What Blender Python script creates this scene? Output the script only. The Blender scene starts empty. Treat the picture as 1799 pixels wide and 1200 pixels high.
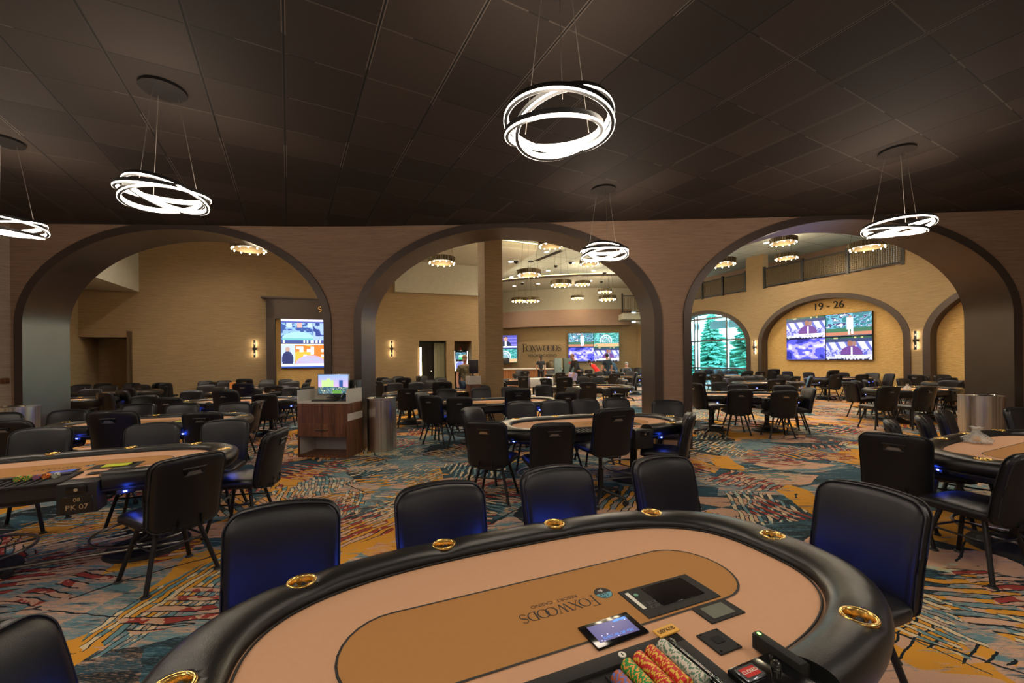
import bpy, bmesh, math, random
import numpy as np
from mathutils import Vector, Matrix
random.seed(7)
PI=math.pi
C=bpy.context.scene.collection
# ------------------------------------------------------------------ camera
F=727.5; CY=631.3; RO=-.0111; H=1.60
cam=bpy.data.cameras.new('camera'); co=bpy.data.objects.new('camera',cam); C.objects.link(co)
cam.sensor_width=36; cam.lens=F/1799*36; cam.shift_y=(CY-600)/1799; cam.clip_start=.05; cam.clip_end=300
co.matrix_world=Matrix.Translation((0,0,H))@Matrix.Rotation(PI/2,4,'X')@Matrix.Rotation(RO,4,'Z')
bpy.context.scene.camera=co
def ray(u,v):
    xr=(u-900)/F; yr=(v-CY)/F
    return xr*math.cos(RO)+yr*math.sin(RO), -xr*math.sin(RO)+yr*math.cos(RO)
def up(u,v,z):
    x,y=ray(u,v); D=(H-z)/y; return Vector((x*D,D,z))
def atD(u,v,D):
    x,y=ray(u,v); return Vector((x*D,D,H-y*D))
# ------------------------------------------------------------------ material helpers
def srgb(r,g,b):
    f=lambda c:(c/255/12.92) if c/255<=.04045 else ((c/255+.055)/1.055)**2.4
    return (f(r),f(g),f(b),1)
M={}
class NT:
    def __init__(s,name):
        s.m=bpy.data.materials.new(name); s.m.use_nodes=True; s.t=s.m.node_tree; s.n=s.t.nodes
        s.bsdf=s.n['Principled BSDF']; M[name]=s.m
    def node(s,typ,ins=None,**kw):
        n=s.n.new(typ)
        for k,v in kw.items(): setattr(n,k,v)
        for k,v in (ins or {}).items():
            if isinstance(v,bpy.types.NodeSocket): s.t.links.new(v,n.inputs[k])
            else: n.inputs[k].default_value=v
        return n
    def math(s,op,a,b=0.0,c=0.0,clamp=False):
        n=s.node('ShaderNodeMath',{0:a,1:b,2:c},operation=op); n.use_clamp=clamp; return n.outputs[0]
    def mix(s,f,a,b,blend='MIX'):
        n=s.node('ShaderNodeMix',data_type='RGBA',blend_type=blend)
        for k,v in ((0,f),(6,a),(7,b)):
            if isinstance(v,bpy.types.NodeSocket): s.t.links.new(v,n.inputs[k])
            else: n.inputs[k].default_value=v
        return n.outputs[2]
    def ramp(s,f,stops,interp='LINEAR'):
        n=s.node('ShaderNodeValToRGB',{0:f}); cr=n.color_ramp; cr.interpolation=interp
        while len(cr.elements)<len(stops): cr.elements.new(.5)
        for e,(p,c) in zip(cr.elements,stops): e.position=p; e.color=c
        return n.outputs[0]
    def coord(s,which='Object'): return s.node('ShaderNodeTexCoord').outputs[which]
    def mapping(s,v,scale=(1,1,1),rot=(0,0,0),loc=(0,0,0)):
        return s.node('ShaderNodeMapping',{'Vector':v,'Scale':scale,'Rotation':rot,'Location':loc}).outputs[0]
    def noise(s,v,scale,detail=3,rough=.5,out=0):
        return s.node('ShaderNodeTexNoise',{'Vector':v,'Scale':scale,'Detail':detail,'Roughness':rough}).outputs[out]
    def out(s,color=None,rough=None,metal=None,bump=None,bs=.3,bd=.002,**kw):
        def st(k,v):
            if v is None: return
            if isinstance(v,bpy.types.NodeSocket): s.t.links.new(v,s.bsdf.inputs[k])
            else: s.bsdf.inputs[k].default_value=v
        st('Base Color',color); st('Roughness',rough); st('Metallic',metal)
        for k,v in kw.items(): st(k,v)
        if bump is not None:
            b=s.node('ShaderNodeBump',{'Height':bump,'Strength':bs,'Distance':bd}); s.t.links.new(b.outputs[0],s.bsdf.inputs['Normal'])
        return s.m
def simple(name,col,rough=.5,metal=0,var=.12,nscale=8,bs=.1,**kw):
    t=NT(name); v=t.coord(); n=t.noise(v,nscale,4)
    c=t.mix(n,tuple(x*(1-var) for x in col[:3])+(1,),tuple(min(1,x*(1+var)) for x in col[:3])+(1,))
    return t.out(c,rough,metal,bump=n,bs=bs,**kw)
def emis(name,col,strength):
    t=NT(name); v=t.coord(); n=t.noise(v,20,2)
    c=t.mix(n,tuple(x*.97 for x in col[:3])+(1,),col)
    t.out((.02,.02,.02,1),.4); t.t.links.new(c,t.bsdf.inputs['Emission Color']); t.bsdf.inputs['Emission Strength'].default_value=strength
    return t.m
# leather
def leather(name,col,rough):
    t=NT(name); v=t.coord()
    vo=t.node('ShaderNodeTexVoronoi',{'Vector':v,'Scale':420.0}).outputs['Distance']
    n=t.noise(v,9,4); h=t.math('ADD',t.math('MULTIPLY',vo,.5),t.math('MULTIPLY',n,1.6))
    c=t.mix(n,col,tuple(x*1.5 for x in col[:3])+(1,))
    r=t.math('ADD',rough,t.math('MULTIPLY',t.noise(v,5,3),.12))
    t.out(c,r,0,bump=h,bs=.25,bd=.003)
    t.bsdf.inputs['Specular IOR Level'].default_value=.42
leather('leather',(.007,.007,.008,1),.29)
leather('rail_leather',(.008,.008,.0075,1),.25)
simple('base_black',(.014,.013,.013,1),.7)
simple('piping',(.02,.02,.022,1),.45)
simple('black_metal',(.016,.015,.015,1),.38,.3)
simple('black_plastic',(.014,.014,.015,1),.42)
simple('black_gloss',(.006,.006,.007,1),.12)
simple('handle_metal',(.35,.38,.42,1),.25,.9)
simple('chrome',(.6,.58,.55,1),.12,1); simple('foot_chrome',(.20,.19,.18,1),.3,1)
simple('gold',(.80,.52,.17,1),.24,1,bs=.0)
simple('brass_dark',(.085,.062,.030,1),.4,.6)
simple('felt',srgb(200,154,120),.95,nscale=60,var=.03,bs=.05)
simple('felt_track',srgb(173,122,66),.95,nscale=60,var=.04,bs=.05)
simple('ink',(.012,.010,.010,1),.7)
simple('ink_yellow',(.75,.42,.05,1),.6)
simple('ink_blue',(.10,.36,.45,1),.6)
simple('white_lam',srgb(205,200,188),.35)
simple('white_paint',srgb(196,196,188),.7)
simple('grey_paint',srgb(172,168,150),.8)
simple('cabinet_green',(.085,.115,.10,1),.5); simple('locker_grey',(.16,.21,.20,1),.45)
simple('label_white',srgb(225,222,212),.5)
simple('label_gold',srgb(226,170,62),.5)
simple('red_plastic',(.55,.02,.02,1),.35)
simple('cardboard',srgb(196,128,60),.8)
simple('paper',srgb(240,238,230),.7)
simple('lime',srgb(190,200,40),.6)
simple('concrete',(.55,.6,.6,1),.9)
simple('cable',(.25,.23,.2,1),.4,.6)
simple('skin',srgb(205,150,125),.6); simple('skin_dark',srgb(150,100,75),.6)
for nm,c in dict(hair_brown=(.03,.017,.01),hair_black=(.008,.007,.007),hair_grey=(.25,.24,.23),hair_sandy=(.28,.15,.07),cloth_black=(.014,.014,.018),cloth_navy=(.015,.03,.05),cloth_red=(.75,.015,.01),cloth_grey=(.05,.055,.06),denim=(.04,.08,.14),shoe=(.01,.01,.01),bag=(.35,.33,.6)).items():
    simple(nm,c+(1,),.8,nscale=30)
t=NT('camo'); v=t.coord(); t.out(t.ramp(t.noise(v,14,3),[(0,(.10,.09,.04,1)),(.45,(.22,.19,.10,1)),(.52,(.12,.10,.05,1)),(.6,(.30,.26,.16,1))],'CONSTANT'),.85)
# stainless brushed, with vertical reflection streaks painted into the colour
t=NT('stainless'); v=t.coord(); n=t.noise(t.mapping(v,(14,14,.25)),1,2)
t.out(t.ramp(n,[(.3,(.30,.27,.23,1)),(.5,(.72,.69,.62,1)),(.7,(.45,.42,.37,1))]),t.math('ADD',.24,t.math('MULTIPLY',n,.1)),1)
# bronze arch lining
t=NT('bronze'); v=t.coord(); n=t.noise(t.mapping(v,(3,3,60)),1,4); n2=t.noise(v,1.3,3)
t.out(t.mix(n2,(.105,.088,.075,1),(.15,.128,.112,1)),t.math('ADD',.26,t.math('MULTIPLY',n,.14)),.9,bump=n,bs=.06)
t=NT('bronze_face'); v=t.coord(); n=t.noise(t.mapping(v,(4,4,40)),1,4)
t.out(t.mix(n,(.058,.042,.034,1),(.078,.058,.048,1)),.42,.4,bump=n,bs=.05)
# wall papers
def wallpaper(name,c1,c2,sc=(2.2,2.2,55),bs=.35,rough=.8):
    t=NT(name); v=t.coord(); n=t.noise(t.mapping(v,sc),1,6,.7); n3=t.noise(t.mapping(v,(9,9,160)),1,3,.6); n2=t.noise(v,.6,3)
    f=t.math('ADD',t.math('MULTIPLY',n,.75),t.math('MULTIPLY',n3,.35))
    f=t.math('MULTIPLY_ADD',t.math('SUBTRACT',f,.55),2.2,.5,clamp=True)
    t.out(t.mix(f,c1,c2),rough,0,bump=f,bs=bs,bd=.004)
wallpaper('paper_mauve',srgb(112,89,72),srgb(156,127,105))
wallpaper('paper_greige',srgb(138,124,108),srgb(184,168,148))
wallpaper('paper_tan',srgb(126,105,76),srgb(172,146,106))
# textured golden niche panels
t=NT('panel_gold'); v=t.coord(); n=t.noise(t.mapping(v,(7,7,28)),1,3,.6)
t.out(t.mix(n,srgb(178,140,78),srgb(232,194,124)),.7,0,bump=n,bs=.9,bd=.02)
# wood
t=NT('walnut'); v=t.coord(); n=t.noise(t.mapping(v,(22,22,1.4)),1,5,.6); 
t.out(t.ramp(n,[(.3,srgb(66,40,27)),(.55,srgb(112,72,48)),(.75,srgb(146,100,68))]),.45,0,bump=n,bs=.08)
t=NT('slat_wood'); v=t.coord(); n=t.noise(t.mapping(v,(40,40,1)),1,3)
t.out(t.mix(n,srgb(150,92,46),srgb(200,135,78)),.5)
# front ceiling tiles (object coords aligned to grid, pitch .61)
t=NT('ceiling_tile'); v=t.coord(); sx=t.node('ShaderNodeSeparateXYZ',{0:v})
def frac(a): 
    q=t.math('DIVIDE',a,.61); fr=t.math('FRACT',t.math('ADD',q,100.0)); return t.math('MINIMUM',fr,t.math('SUBTRACT',1.0,fr)),q
fx,qx=frac(sx.outputs[0]); fy,qy=frac(sx.outputs[1])
lx=t.math('LESS_THAN',fx,.013); lx2=t.math('LESS_THAN',t.math('ABSOLUTE',t.math('SUBTRACT',fx,.018)),.006); ly=t.math('LESS_THAN',fy,.009)
cell=t.node('ShaderNodeCombineXYZ',{0:t.math('FLOOR',t.math('ADD',qx,100.0)),1:t.math('FLOOR',t.math('ADD',qy,100.0)),2:0.0})
wn=t.node('ShaderNodeTexWhiteNoise',{0:cell.outputs[0]},noise_dimensions='3D').outputs[0]
gr=t.noise(v,160,2)
base=t.mix(t.math('MULTIPLY_ADD',wn,.8,t.math('MULTIPLY',gr,.3)),(.016,.0115,.0095,1),(.040,.029,.023,1))
cc=t.mix(lx,base,(.006,.005,.004,1)); cc=t.mix(t.math('MULTIPLY',ly,t.math('SUBTRACT',1.0,lx)),cc,t.mix(t.math('GREATER_THAN',t.noise(v,.8,2),.5),(.010,.008,.007,1),(.07,.056,.047,1))); cc=t.mix(lx2,cc,t.mix(t.math('GREATER_THAN',t.noise(v,.5,1),.52),(.03,.024,.02,1),(.11,.09,.075,1)))
t.out(cc,.8,0,bump=t.math('SUBTRACT',t.math('MULTIPLY',gr,.1),t.math('MAXIMUM',lx,ly)),bs=.4,bd=.004); t.bsdf.inputs['Specular IOR Level'].default_value=.25
# back ceiling tiles (light)
t=NT('ceiling_light'); v=t.mapping(t.coord(),(1,1,1),(0,0,-.42)); sx=t.node('ShaderNodeSeparateXYZ',{0:v})
def frac2(a,p):
    fr=t.math('FRACT',t.math('ADD',t.math('DIVIDE',a,p),100.0)); return t.math('LESS_THAN',t.math('MINIMUM',fr,t.math('SUBTRACT',1.0,fr)),.012)
l=t.math('MAXIMUM',frac2(sx.outputs[0],1.22),frac2(sx.outputs[1],1.22))
t.out(t.mix(l,srgb(178,184,172),srgb(110,114,106)),.85)
# mesh of balcony
# carpet
t=NT('carpet'); v=t.coord()
dn=t.noise(v,2.2,4,.6,out=1); off=t.node('ShaderNodeVectorMath',{0:dn,1:(.5,.5,.5)},operation='SUBTRACT').outputs[0]
off=t.node('ShaderNodeVectorMath',{0:off,1:(.16,.16,0)},operation='MULTIPLY').outputs[0]
p=t.node('ShaderNodeVectorMath',{0:v,1:off},operation='ADD').outputs[0]
pr_=t.mapping(p,(1.0,1.75,1),(0,0,.45),(4.3,2.1,0))
vor=t.node('ShaderNodeTexVoronoi',{'Vector':pr_,'Scale':1.0},voronoi_dimensions='2D')
vc=t.node('ShaderNodeSeparateColor',{0:vor.outputs['Color']})
edge=t.node('ShaderNodeTexVoronoi',{'Vector':pr_,'Scale':1.0},voronoi_dimensions='2D',feature='DISTANCE_TO_EDGE').outputs['Distance']
TEAL=srgb(108,146,152);DTEAL=srgb(52,86,98);DARK=srgb(34,44,48);PEACH=srgb(214,170,140);OCH=srgb(224,158,52);SAGE=srgb(182,198,172);RED=srgb(160,66,56);CREAM=srgb(222,202,164)
def pal(*cs):
    st=(0,.22,.44,.58,.66,.75,.90); return t.ramp(vc.outputs[0],list(zip(st,cs)),'CONSTANT')
basec=pal(TEAL,DARK,PEACH,OCH,SAGE,TEAL,DTEAL)
sec=pal(PEACH,DTEAL,TEAL,PEACH,CREAM,DTEAL,DARK)
thi=pal(DTEAL,TEAL,DTEAL,RED,OCH,PEACH,PEACH)
def brush(sc_,rz,seed,thr,gain,rg=.68):
    n=t.noise(t.mapping(v,sc_,(0,0,rz),(seed,seed*1.7,0)),1.0,6,rg); return t.math('MULTIPLY',t.math('SUBTRACT',n,thr),gain,clamp=True)
cA=t.mix(brush((1.8,8,1),.72,3,.505,14),basec,sec)
cA=t.mix(brush((3,16,1),.35,8,.56,14),cA,thi)
cA=t.mix(t.math('MULTIPLY',brush((10,70,1),.5,5,.49,9),.6),cA,sec)
cA=t.mix(t.math('MULTIPLY',brush((24,150,1),.5,15,.52,9),.5),cA,thi)
def band(scale,rot,loc,thr,colr):
    global cA
    e=t.node('ShaderNodeTexVoronoi',{'Vector':t.mapping(p,scale,(0,0,rot),loc),'Scale':1.0},voronoi_dimensions='2D'); q=t.node('ShaderNodeSeparateColor',{0:e.outputs['Color']})
    cA=t.mix(t.math('MULTIPLY',t.math('GREATER_THAN',q.outputs[0],thr-.05),t.math('GREATER_THAN',t.noise(t.mapping(v,(3,22,1),(0,0,.5)),1,5,.7),.40)),cA,colr)
band((1.9,.8,1),1.1,(4,2,0),.82,DARK); band((1.5,2.6,1),.2,(9,7,0),.86,DTEAL); band((2.3,1.1,1),-.5,(1,5,0),.90,OCH); band((1.2,3.0,1),.9,(6,1,0),.88,PEACH)
# stripes with dark outlines
def stripes(rot,loc,freq,thr,scl,cola,colb):
    global cA
    e=t.node('ShaderNodeTexVoronoi',{'Vector':t.mapping(p,scl,(0,0,rot),loc),'Scale':1.0},voronoi_dimensions='2D'); q=t.node('ShaderNodeSeparateColor',{0:e.outputs['Color']})
    rv=t.node('ShaderNodeVectorRotate',{'Vector':p,'Angle':t.math('MULTIPLY',q.outputs[1],6.0)},rotation_type='Z_AXIS').outputs[0]
    rs=t.node('ShaderNodeSeparateXYZ',{0:rv}); fr=t.math('FRACT',t.math('ADD',t.math('MULTIPLY',rs.outputs[0],freq),100.0))
    cell_=t.math('FLOOR',t.math('MULTIPLY',rs.outputs[0],freq))
    h=t.node('ShaderNodeTexWhiteNoise',{'Vector':t.node('ShaderNodeCombineXYZ',{0:cell_,1:0.0,2:0.0}).outputs[0]},noise_dimensions='3D').outputs[0]
    ed=t.node('ShaderNodeTexVoronoi',{'Vector':t.mapping(p,scl,(0,0,rot),loc),'Scale':1.0},voronoi_dimensions='2D',feature='DISTANCE_TO_EDGE').outputs['Distance']
    on=t.math('MULTIPLY',t.math('GREATER_THAN',q.outputs[2],thr),t.math('GREATER_THAN',t.math('SUBTRACT',ed,t.math('MULTIPLY',h,.16)),.02))
    a=t.math('ABSOLUTE',t.math('SUBTRACT',fr,.5))
    cc_=t.mix(t.math('GREATER_THAN',t.noise(t.mapping(v,(5,5,1)),1,3),.5),cola,colb)
    cA=t.mix(t.math('MULTIPLY',t.math('LESS_THAN',a,.22),on),cA,cc_)
    cA=t.mix(t.math('MULTIPLY',t.math('LESS_THAN',t.math('ABSOLUTE',t.math('SUBTRACT',a,.26)),.05),on),cA,srgb(24,36,40))
stripes(.3,(2,3,0),8.0,.62,(.95,1.1,1),OCH,PEACH); stripes(1.2,(7,1,0),12.0,.66,(1.2,.9,1),CREAM,TEAL); stripes(.8,(5,8,0),9.0,.72,(1.3,1.3,1),PEACH,RED)
v3=t.node('ShaderNodeTexVoronoi',{'Vector':t.mapping(p,(.5,.9,1),(0,0,1.2),(3,1,0)),'Scale':1.0},voronoi_dimensions='2D',feature='DISTANCE_TO_EDGE').outputs['Distance']
cA=t.mix(t.math('MULTIPLY',t.math('LESS_THAN',v3,.006),t.math('GREATER_THAN',t.noise(v,1.5),.47)),cA,DARK)
pile=t.noise(v,260,2)
cA=t.mix(.45,cA,t.mix(pile,(.35,.35,.35,1),(.95,.95,.95,1)),'MULTIPLY')
t.out(cA,.95,0,bump=pile,bs=.5,bd=.004); t.bsdf.inputs['Specular IOR Level'].default_value=.2
emis('led_ring',(1,.86,.68,1),4.5)
emis('bulb',(1,.78,.42,1),40)
emis('downlight',(1,.93,.80,1),6)
emis('blue_led',(.05,.08,1,1),26)
emis('sconce_glow',(1,.78,.45,1),7)
emis('cove',(1,.75,.35,1),1.6)
emis('slot_glow',(.9,.95,.9,1),1.2)
emis('green_led',(.2,1,.1,1),3)
t=NT('glass'); v=t.coord()
tr=t.node('ShaderNodeBsdfTransparent',{'Color':(.62,.97,1.0,1)}); gl=t.node('ShaderNodeBsdfGlossy',{'Color':(.9,1,1,1),'Roughness':.03})
fz=t.node('ShaderNodeFresnel',{'IOR':1.35}); mx=t.node('ShaderNodeMixShader',{0:fz.outputs[0],1:tr.outputs[0],2:gl.outputs[0]})
t.t.links.new(mx.outputs[0],t.n['Material Output'].inputs[0])
t=NT('clear_acrylic'); tr=t.node('ShaderNodeBsdfTransparent',{'Color':(.93,.95,.95,1)}); gl=t.node('ShaderNodeBsdfGlossy',{'Color':(1,1,1,1),'Roughness':.05})
fz=t.node('ShaderNodeFresnel',{'IOR':1.5}); mx=t.node('ShaderNodeMixShader',{0:fz.outputs[0],1:tr.outputs[0],2:gl.outputs[0]}); t.t.links.new(mx.outputs[0],t.n['Material Output'].inputs[0])
t=NT('plastic_bag'); v=t.coord(); tr=t.node('ShaderNodeBsdfTransparent',{'Color':(.9,.9,.88,1)}); gl=t.node('ShaderNodeBsdfPrincipled',{'Base Color':(.8,.8,.78,1),'Roughness':.25})
mx=t.node('ShaderNodeMixShader',{0:t.math('MULTIPLY_ADD',t.noise(v,30,3),.6,.05),1:tr.outputs[0],2:gl.outputs[0]}); t.t.links.new(mx.outputs[0],t.n['Material Output'].inputs[0])
simple('spruce',(.07,.26,.19,1),.9,nscale=20,var=.4); simple('bark',(.05,.035,.02,1),.9)
simple('facade_pale',(.72,.75,.74,1),.8); simple('facade_grey',(.25,.3,.32,1),.8); simple('lawn',(.25,.33,.2,1),.9,var=.3)
t=NT('screen'); a=t.node('ShaderNodeAttribute'); a.attribute_name='Col'
t.out((.01,.01,.01,1),.25); t.t.links.new(a.outputs['Color'],t.bsdf.inputs['Emission Color']); t.bsdf.inputs['Emission Strength'].default_value=.62
for nm,c,s in (('chip_green',(.02,.28,.05,1),(.8,.35,.05,1)),('chip_red',(.6,.015,.015,1),(.75,.5,.05,1)),('chip_white',(.62,.58,.48,1),(.10,.22,.14,1)),('chip_rust',(.45,.10,.03,1),(.1,.15,.5,1))):
    t=NT(nm); sp=t.node('ShaderNodeSeparateXYZ',{0:t.coord()}); an=t.math('ARCTAN2',sp.outputs[1],sp.outputs[0])
    f=t.math('GREATER_THAN',t.math('SINE',t.math('MULTIPLY',an,6.0)),.35); t.out(t.mix(f,c,s),.5)
# ------------------------------------------------------------------ mesh helpers
class MB:
    def __init__(s): s.bm=bmesh.new()
    def _add(s,geom_v,M4): bmesh.ops.transform(s.bm,matrix=M4,verts=geom_v)
    def box(s,c,d,rot=None,bev=0,seg=2):
        r=bmesh.ops.create_cube(s.bm,size=1); vs=r['verts']
        bmesh.ops.scale(s.bm,vec=d,verts=vs)
        if bev:
            es=list({e for v in vs for e in v.link_edges})
            rr=bmesh.ops.bevel(s.bm,geom=es,offset=bev,segments=seg,affect='EDGES',profile=.5)
            vs=list({v for f in rr['faces'] for v in f.verts}|{v for v in vs if v.is_valid})
            # collect all connected
            seen=set(vs);st=list(vs)
            while st:
                q=st.pop()
                for e in q.link_edges:
                    o=e.other_vert(q)
                    if o not in seen: seen.add(o);st.append(o)
            vs=list(seen)
        m=Matrix.Translation(c)
        if rot is not None: m=m@(rot if isinstance(rot,Matrix) else Matrix.Rotation(rot,4,'Z'))
        s._add(vs,m); return s
    def cyl(s,p0,p1,r0,r1=None,seg=12,caps=True):
        p0=Vector(p0);p1=Vector(p1);r1=r0 if r1 is None else r1
        d=p1-p0; q=d.to_track_quat('Z','Y').to_matrix()
        rings=[]
        for p,r in ((p0,r0),(p1,r1)):
            rings.append([s.bm.verts.new(p+q@Vector((r*math.cos(2*PI*k/seg),r*math.sin(2*PI*k/seg),0))) for k in range(seg)])
        for k in range(seg): s.bm.faces.new((rings[0][k],rings[0][(k+1)%seg],rings[1][(k+1)%seg],rings[1][k]))
        if caps:
            s.bm.faces.new(rings[0][::-1]); s.bm.faces.new(rings[1])
        return s
    def loft(s,rings,closed=True,cap0=True,cap1=True,loop=False):
        R=[[s.bm.verts.new(p) for p in r] for r in rings]; n=len(R[0])
        pairs=list(zip(R,R[1:]))+([(R[-1],R[0])] if loop else [])
        for a,b in pairs:
            for k in range(n if closed else n-1):
                k2=(k+1)%n
                try: s.bm.faces.new((a[k],a[k2],b[k2],b[k]))
                except ValueError: pass
        if not loop:
            if cap0: s.bm.faces.new(R[0][::-1])
            if cap1: s.bm.faces.new(R[-1])
        return s
    def tube(s,path,r,seg=8,closed=False):
        P=[Vector(p) for p in path]; n=len(P); rings=[]
        for i in range(n):
            if closed: d=P[(i+1)%n]-P[i-1]
            else: d=P[min(i+1,n-1)]-P[max(i-1,0)]
            q=d.to_track_quat('Z','Y').to_matrix() if abs(d.normalized().z)>.98 else None
            if q is None:
                z=d.normalized(); x=z.cross(Vector((0,0,1))).normalized(); y=z.cross(x)
                ring=[P[i]+x*r*math.cos(2*PI*k/seg)+y*r*math.sin(2*PI*k/seg) for k in range(seg)]
            else: ring=[P[i]+q@Vector((r*math.cos(2*PI*k/seg),r*math.sin(2*PI*k/seg),0)) for k in range(seg)]
            rings.append(ring)
        return s.loft(rings,loop=closed)
    def poly(s,pts,z0,z1):
        a=[s.bm.verts.new((p[0],p[1],z0)) for p in pts]; b=[s.bm.verts.new((p[0],p[1],z1)) for p in pts]; n=len(pts)
        for k in range(n): s.bm.faces.new((a[k],a[(k+1)%n],b[(k+1)%n],b[k]))
        s.bm.faces.new(a[::-1]); s.bm.faces.new(b); return s
    def sph(s,c,r,sc=(1,1,1),seg=12,rings=8):
        q=bmesh.ops.create_uvsphere(s.bm,u_segments=seg,v_segments=rings,radius=r); vs=q['verts']
        bmesh.ops.scale(s.bm,vec=sc,verts=vs); s._add(vs,Matrix.Translation(c)); return s
    def build(s,name,mat,parent=None,smooth=True,angle=40,m=None):
        bmesh.ops.recalc_face_normals(s.bm,faces=s.bm.faces)
        if m is not None: bmesh.ops.transform(s.bm,matrix=m,verts=s.bm.verts)
        me=bpy.data.meshes.new(name)
        if smooth:
            for f in s.bm.faces: f.smooth=True
            for e in s.bm.edges:
                if len(e.link_faces)==2 and e.calc_face_angle(0)>math.radians(angle): e.smooth=False
        s.bm.to_mesh(me); s.bm.free()
        me.materials.append(M[mat] if isinstance(mat,str) else mat)
        o=bpy.data.objects.new(name,me); C.objects.link(o)
        if parent: o.parent=parent
        return o
def empty(name,loc,rz=0,label=None,cat=None,group=None):
    o=bpy.data.objects.new(name,None); C.objects.link(o); o.location=loc; o.rotation_euler=(0,0,rz); o.empty_display_size=.1
    if label: o['label']=label
    if cat: o['category']=cat
    if group: o['group']=group
    return o
def tag(o,label,cat,group=None):
    o['label']=label; o['category']=cat
    if group: o['group']=group
    return o
def struct(o): o['kind']='structure'; return o
KIDS={}
def kids(o): return [c for c in C.objects if c.parent==o]
def snapshot(o): return (o,[snapshot(c) for c in kids(o)])
def dup(snap,parent=None):
    o,ch=snap; c=o.copy(); C.objects.link(c)
    if parent: c.parent=parent
    for s in ch: dup(s,c)
    return c
def text(txt,size,mat,name,parent=None,ext=.001,m=None,align='CENTER',sx=1):
    cu=bpy.data.curves.new('t','FONT'); cu.body=txt; cu.size=size; cu.extrude=ext; cu.align_x=align; cu.align_y='CENTER'
    ob=bpy.data.objects.new('t',cu); C.objects.link(ob); bpy.context.view_layer.update()
    me=bpy.data.meshes.new_from_object(ob.evaluated_get(bpy.context.evaluated_depsgraph_get())); bpy.data.objects.remove(ob)
    me.name=name
    if sx!=1: me.transform(Matrix.Diagonal((sx,1,1,1)))
    if m is not None: me.transform(m)
    me.materials.clear(); me.materials.append(M[mat]); o=bpy.data.objects.new(name,me); C.objects.link(o)
    if parent: o.parent=parent
    return o
# serif capitals as stroke outlines (x,y in em units, height 1)
def serif(word,h,mat,name,parent=None,m=None,depth=.002):
    mb=MB(); x=0
    def bar(x0,y0,x1,y1,w):
        d=Vector((x1-x0,y1-y0)); n=Vector((-d.y,d.x)).normalized()*w/2
        P=[(x0+n.x,y0+n.y),(x1+n.x,y1+n.y),(x1-n.x,y1-n.y),(x0-n.x,y0-n.y)]
        mb.poly([(a*h,b*h) for a,b in P],0,depth)
    def ser(cx,y,w=.22): bar(cx-w/2,y,cx+w/2,y,.035)
    def arc(cx,cy,rx,ry,a0,a1,tk,tn,n=20):
        pts=[]
        for k in range(n+1):
            a=a0+(a1-a0)*k/n; wv=tn+(tk-tn)*abs(math.cos(a))
            pts.append((cx+math.cos(a)*rx,cy+math.sin(a)*ry,wv,a))
        rings=[]
        for px,py,wv,a in pts:
            nx,ny=math.cos(a),math.sin(a)
            rings.append([((px-nx*wv/2)*h,(py-ny*wv/2)*h,0),((px+nx*wv/2)*h,(py+ny*wv/2)*h,0),((px+nx*wv/2)*h,(py+ny*wv/2)*h,depth),((px-nx*wv/2)*h,(py-ny*wv/2)*h,depth)])
        mb.loft(rings)
    adv={'F':.66,'O':.80,'X':.80,'W':1.15,'D':.84,'S':.56}
    for i,ch in enumerate(word):
        k=1.3 if i==0 else 1.0
        b=0 if i else -.12
        if ch=='F':
            bar(x+.2,b,x+.2,b+k,.11); ser(x+.2,b+.02,.32); bar(x+.05,b+k-.02,x+.68,b+k-.02,.05); bar(x+.67,b+k,x+.67,b+k-.18,.04); bar(x+.2,b+k*.53,x+.5,b+k*.53,.04); bar(x+.5,b+k*.53-.09,x+.5,b+k*.53+.09,.035)
        elif ch=='O': arc(x+.42,.5,.40,.47,0,2*PI,.12,.04)
        elif ch=='X': bar(x+.1,1,x+.72,0,.12); bar(x+.72,1,x+.08,0,.045); [ser(x+a,c) for a in (.12,.72) for c in (.02,.98)]
        elif ch=='W': bar(x+.06,1,x+.36,0,.11); bar(x+.36,0,x+.6,.95,.045); bar(x+.46,1,x+.76,0,.11); bar(x+.76,0,x+1.04,1,.045); ser(x+.08,.98); ser(x+.5,.98,.2); ser(x+1.04,.98)
        elif ch=='D': bar(x+.16,0,x+.16,1,.11); bar(x+.04,.98,x+.36,.98,.04); bar(x+.04,.02,x+.36,.02,.04); arc(x+.34,.5,.42,.48,-PI/2,PI/2,.12,.04)
        elif ch=='S': arc(x+.27,.74,.20,.24,PI*.12,PI*1.45,.07,.06,14); arc(x+.27,.27,.22,.25,-PI*.95,PI*.52,.07,.06,14); bar(x+.12,.60,x+.42,.42,.11)
        x+=adv[ch]-(.14 if ch=='O' and i>0 and i+1<len(word) and word[i+1]=='O' else 0)
    return mb.build(name,mat,parent,smooth=False,m=(m or Matrix.Identity(4))@Matrix.Translation((-x*h/2,0,0)))
# ------------------------------------------------------------------ the room shell
YAW=math.radians(28.33)
WX=[-16,-8.505,-7.07,-5.96,-4.92,-3.94,-3.05,-2.54,-1.5,-.48,.63,2.03,3.8,4.97,6.87,7.75,8.64,18]
WYv=[7.0,7.093,7.175,7.26,7.335,7.40,7.435,7.44,7.425,7.40,7.345,7.295,7.24,7.19,7.10,7.03,6.97,6.3]
wy=lambda x: float(np.interp(x,WX,WYv))
ARCH=[(-5.86,2.50),(-.095,2.595),(5.785,2.645)]; SPR=2.27; RISE=1.67; ZC=4.018; WT=.70
ZB=6.45
fl=MB(); fl.poly([(-18,-5),(20,-5),(20,33),(-18,33)],-.1,0); struct(fl.build('floor','carpet',smooth=False))
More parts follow.
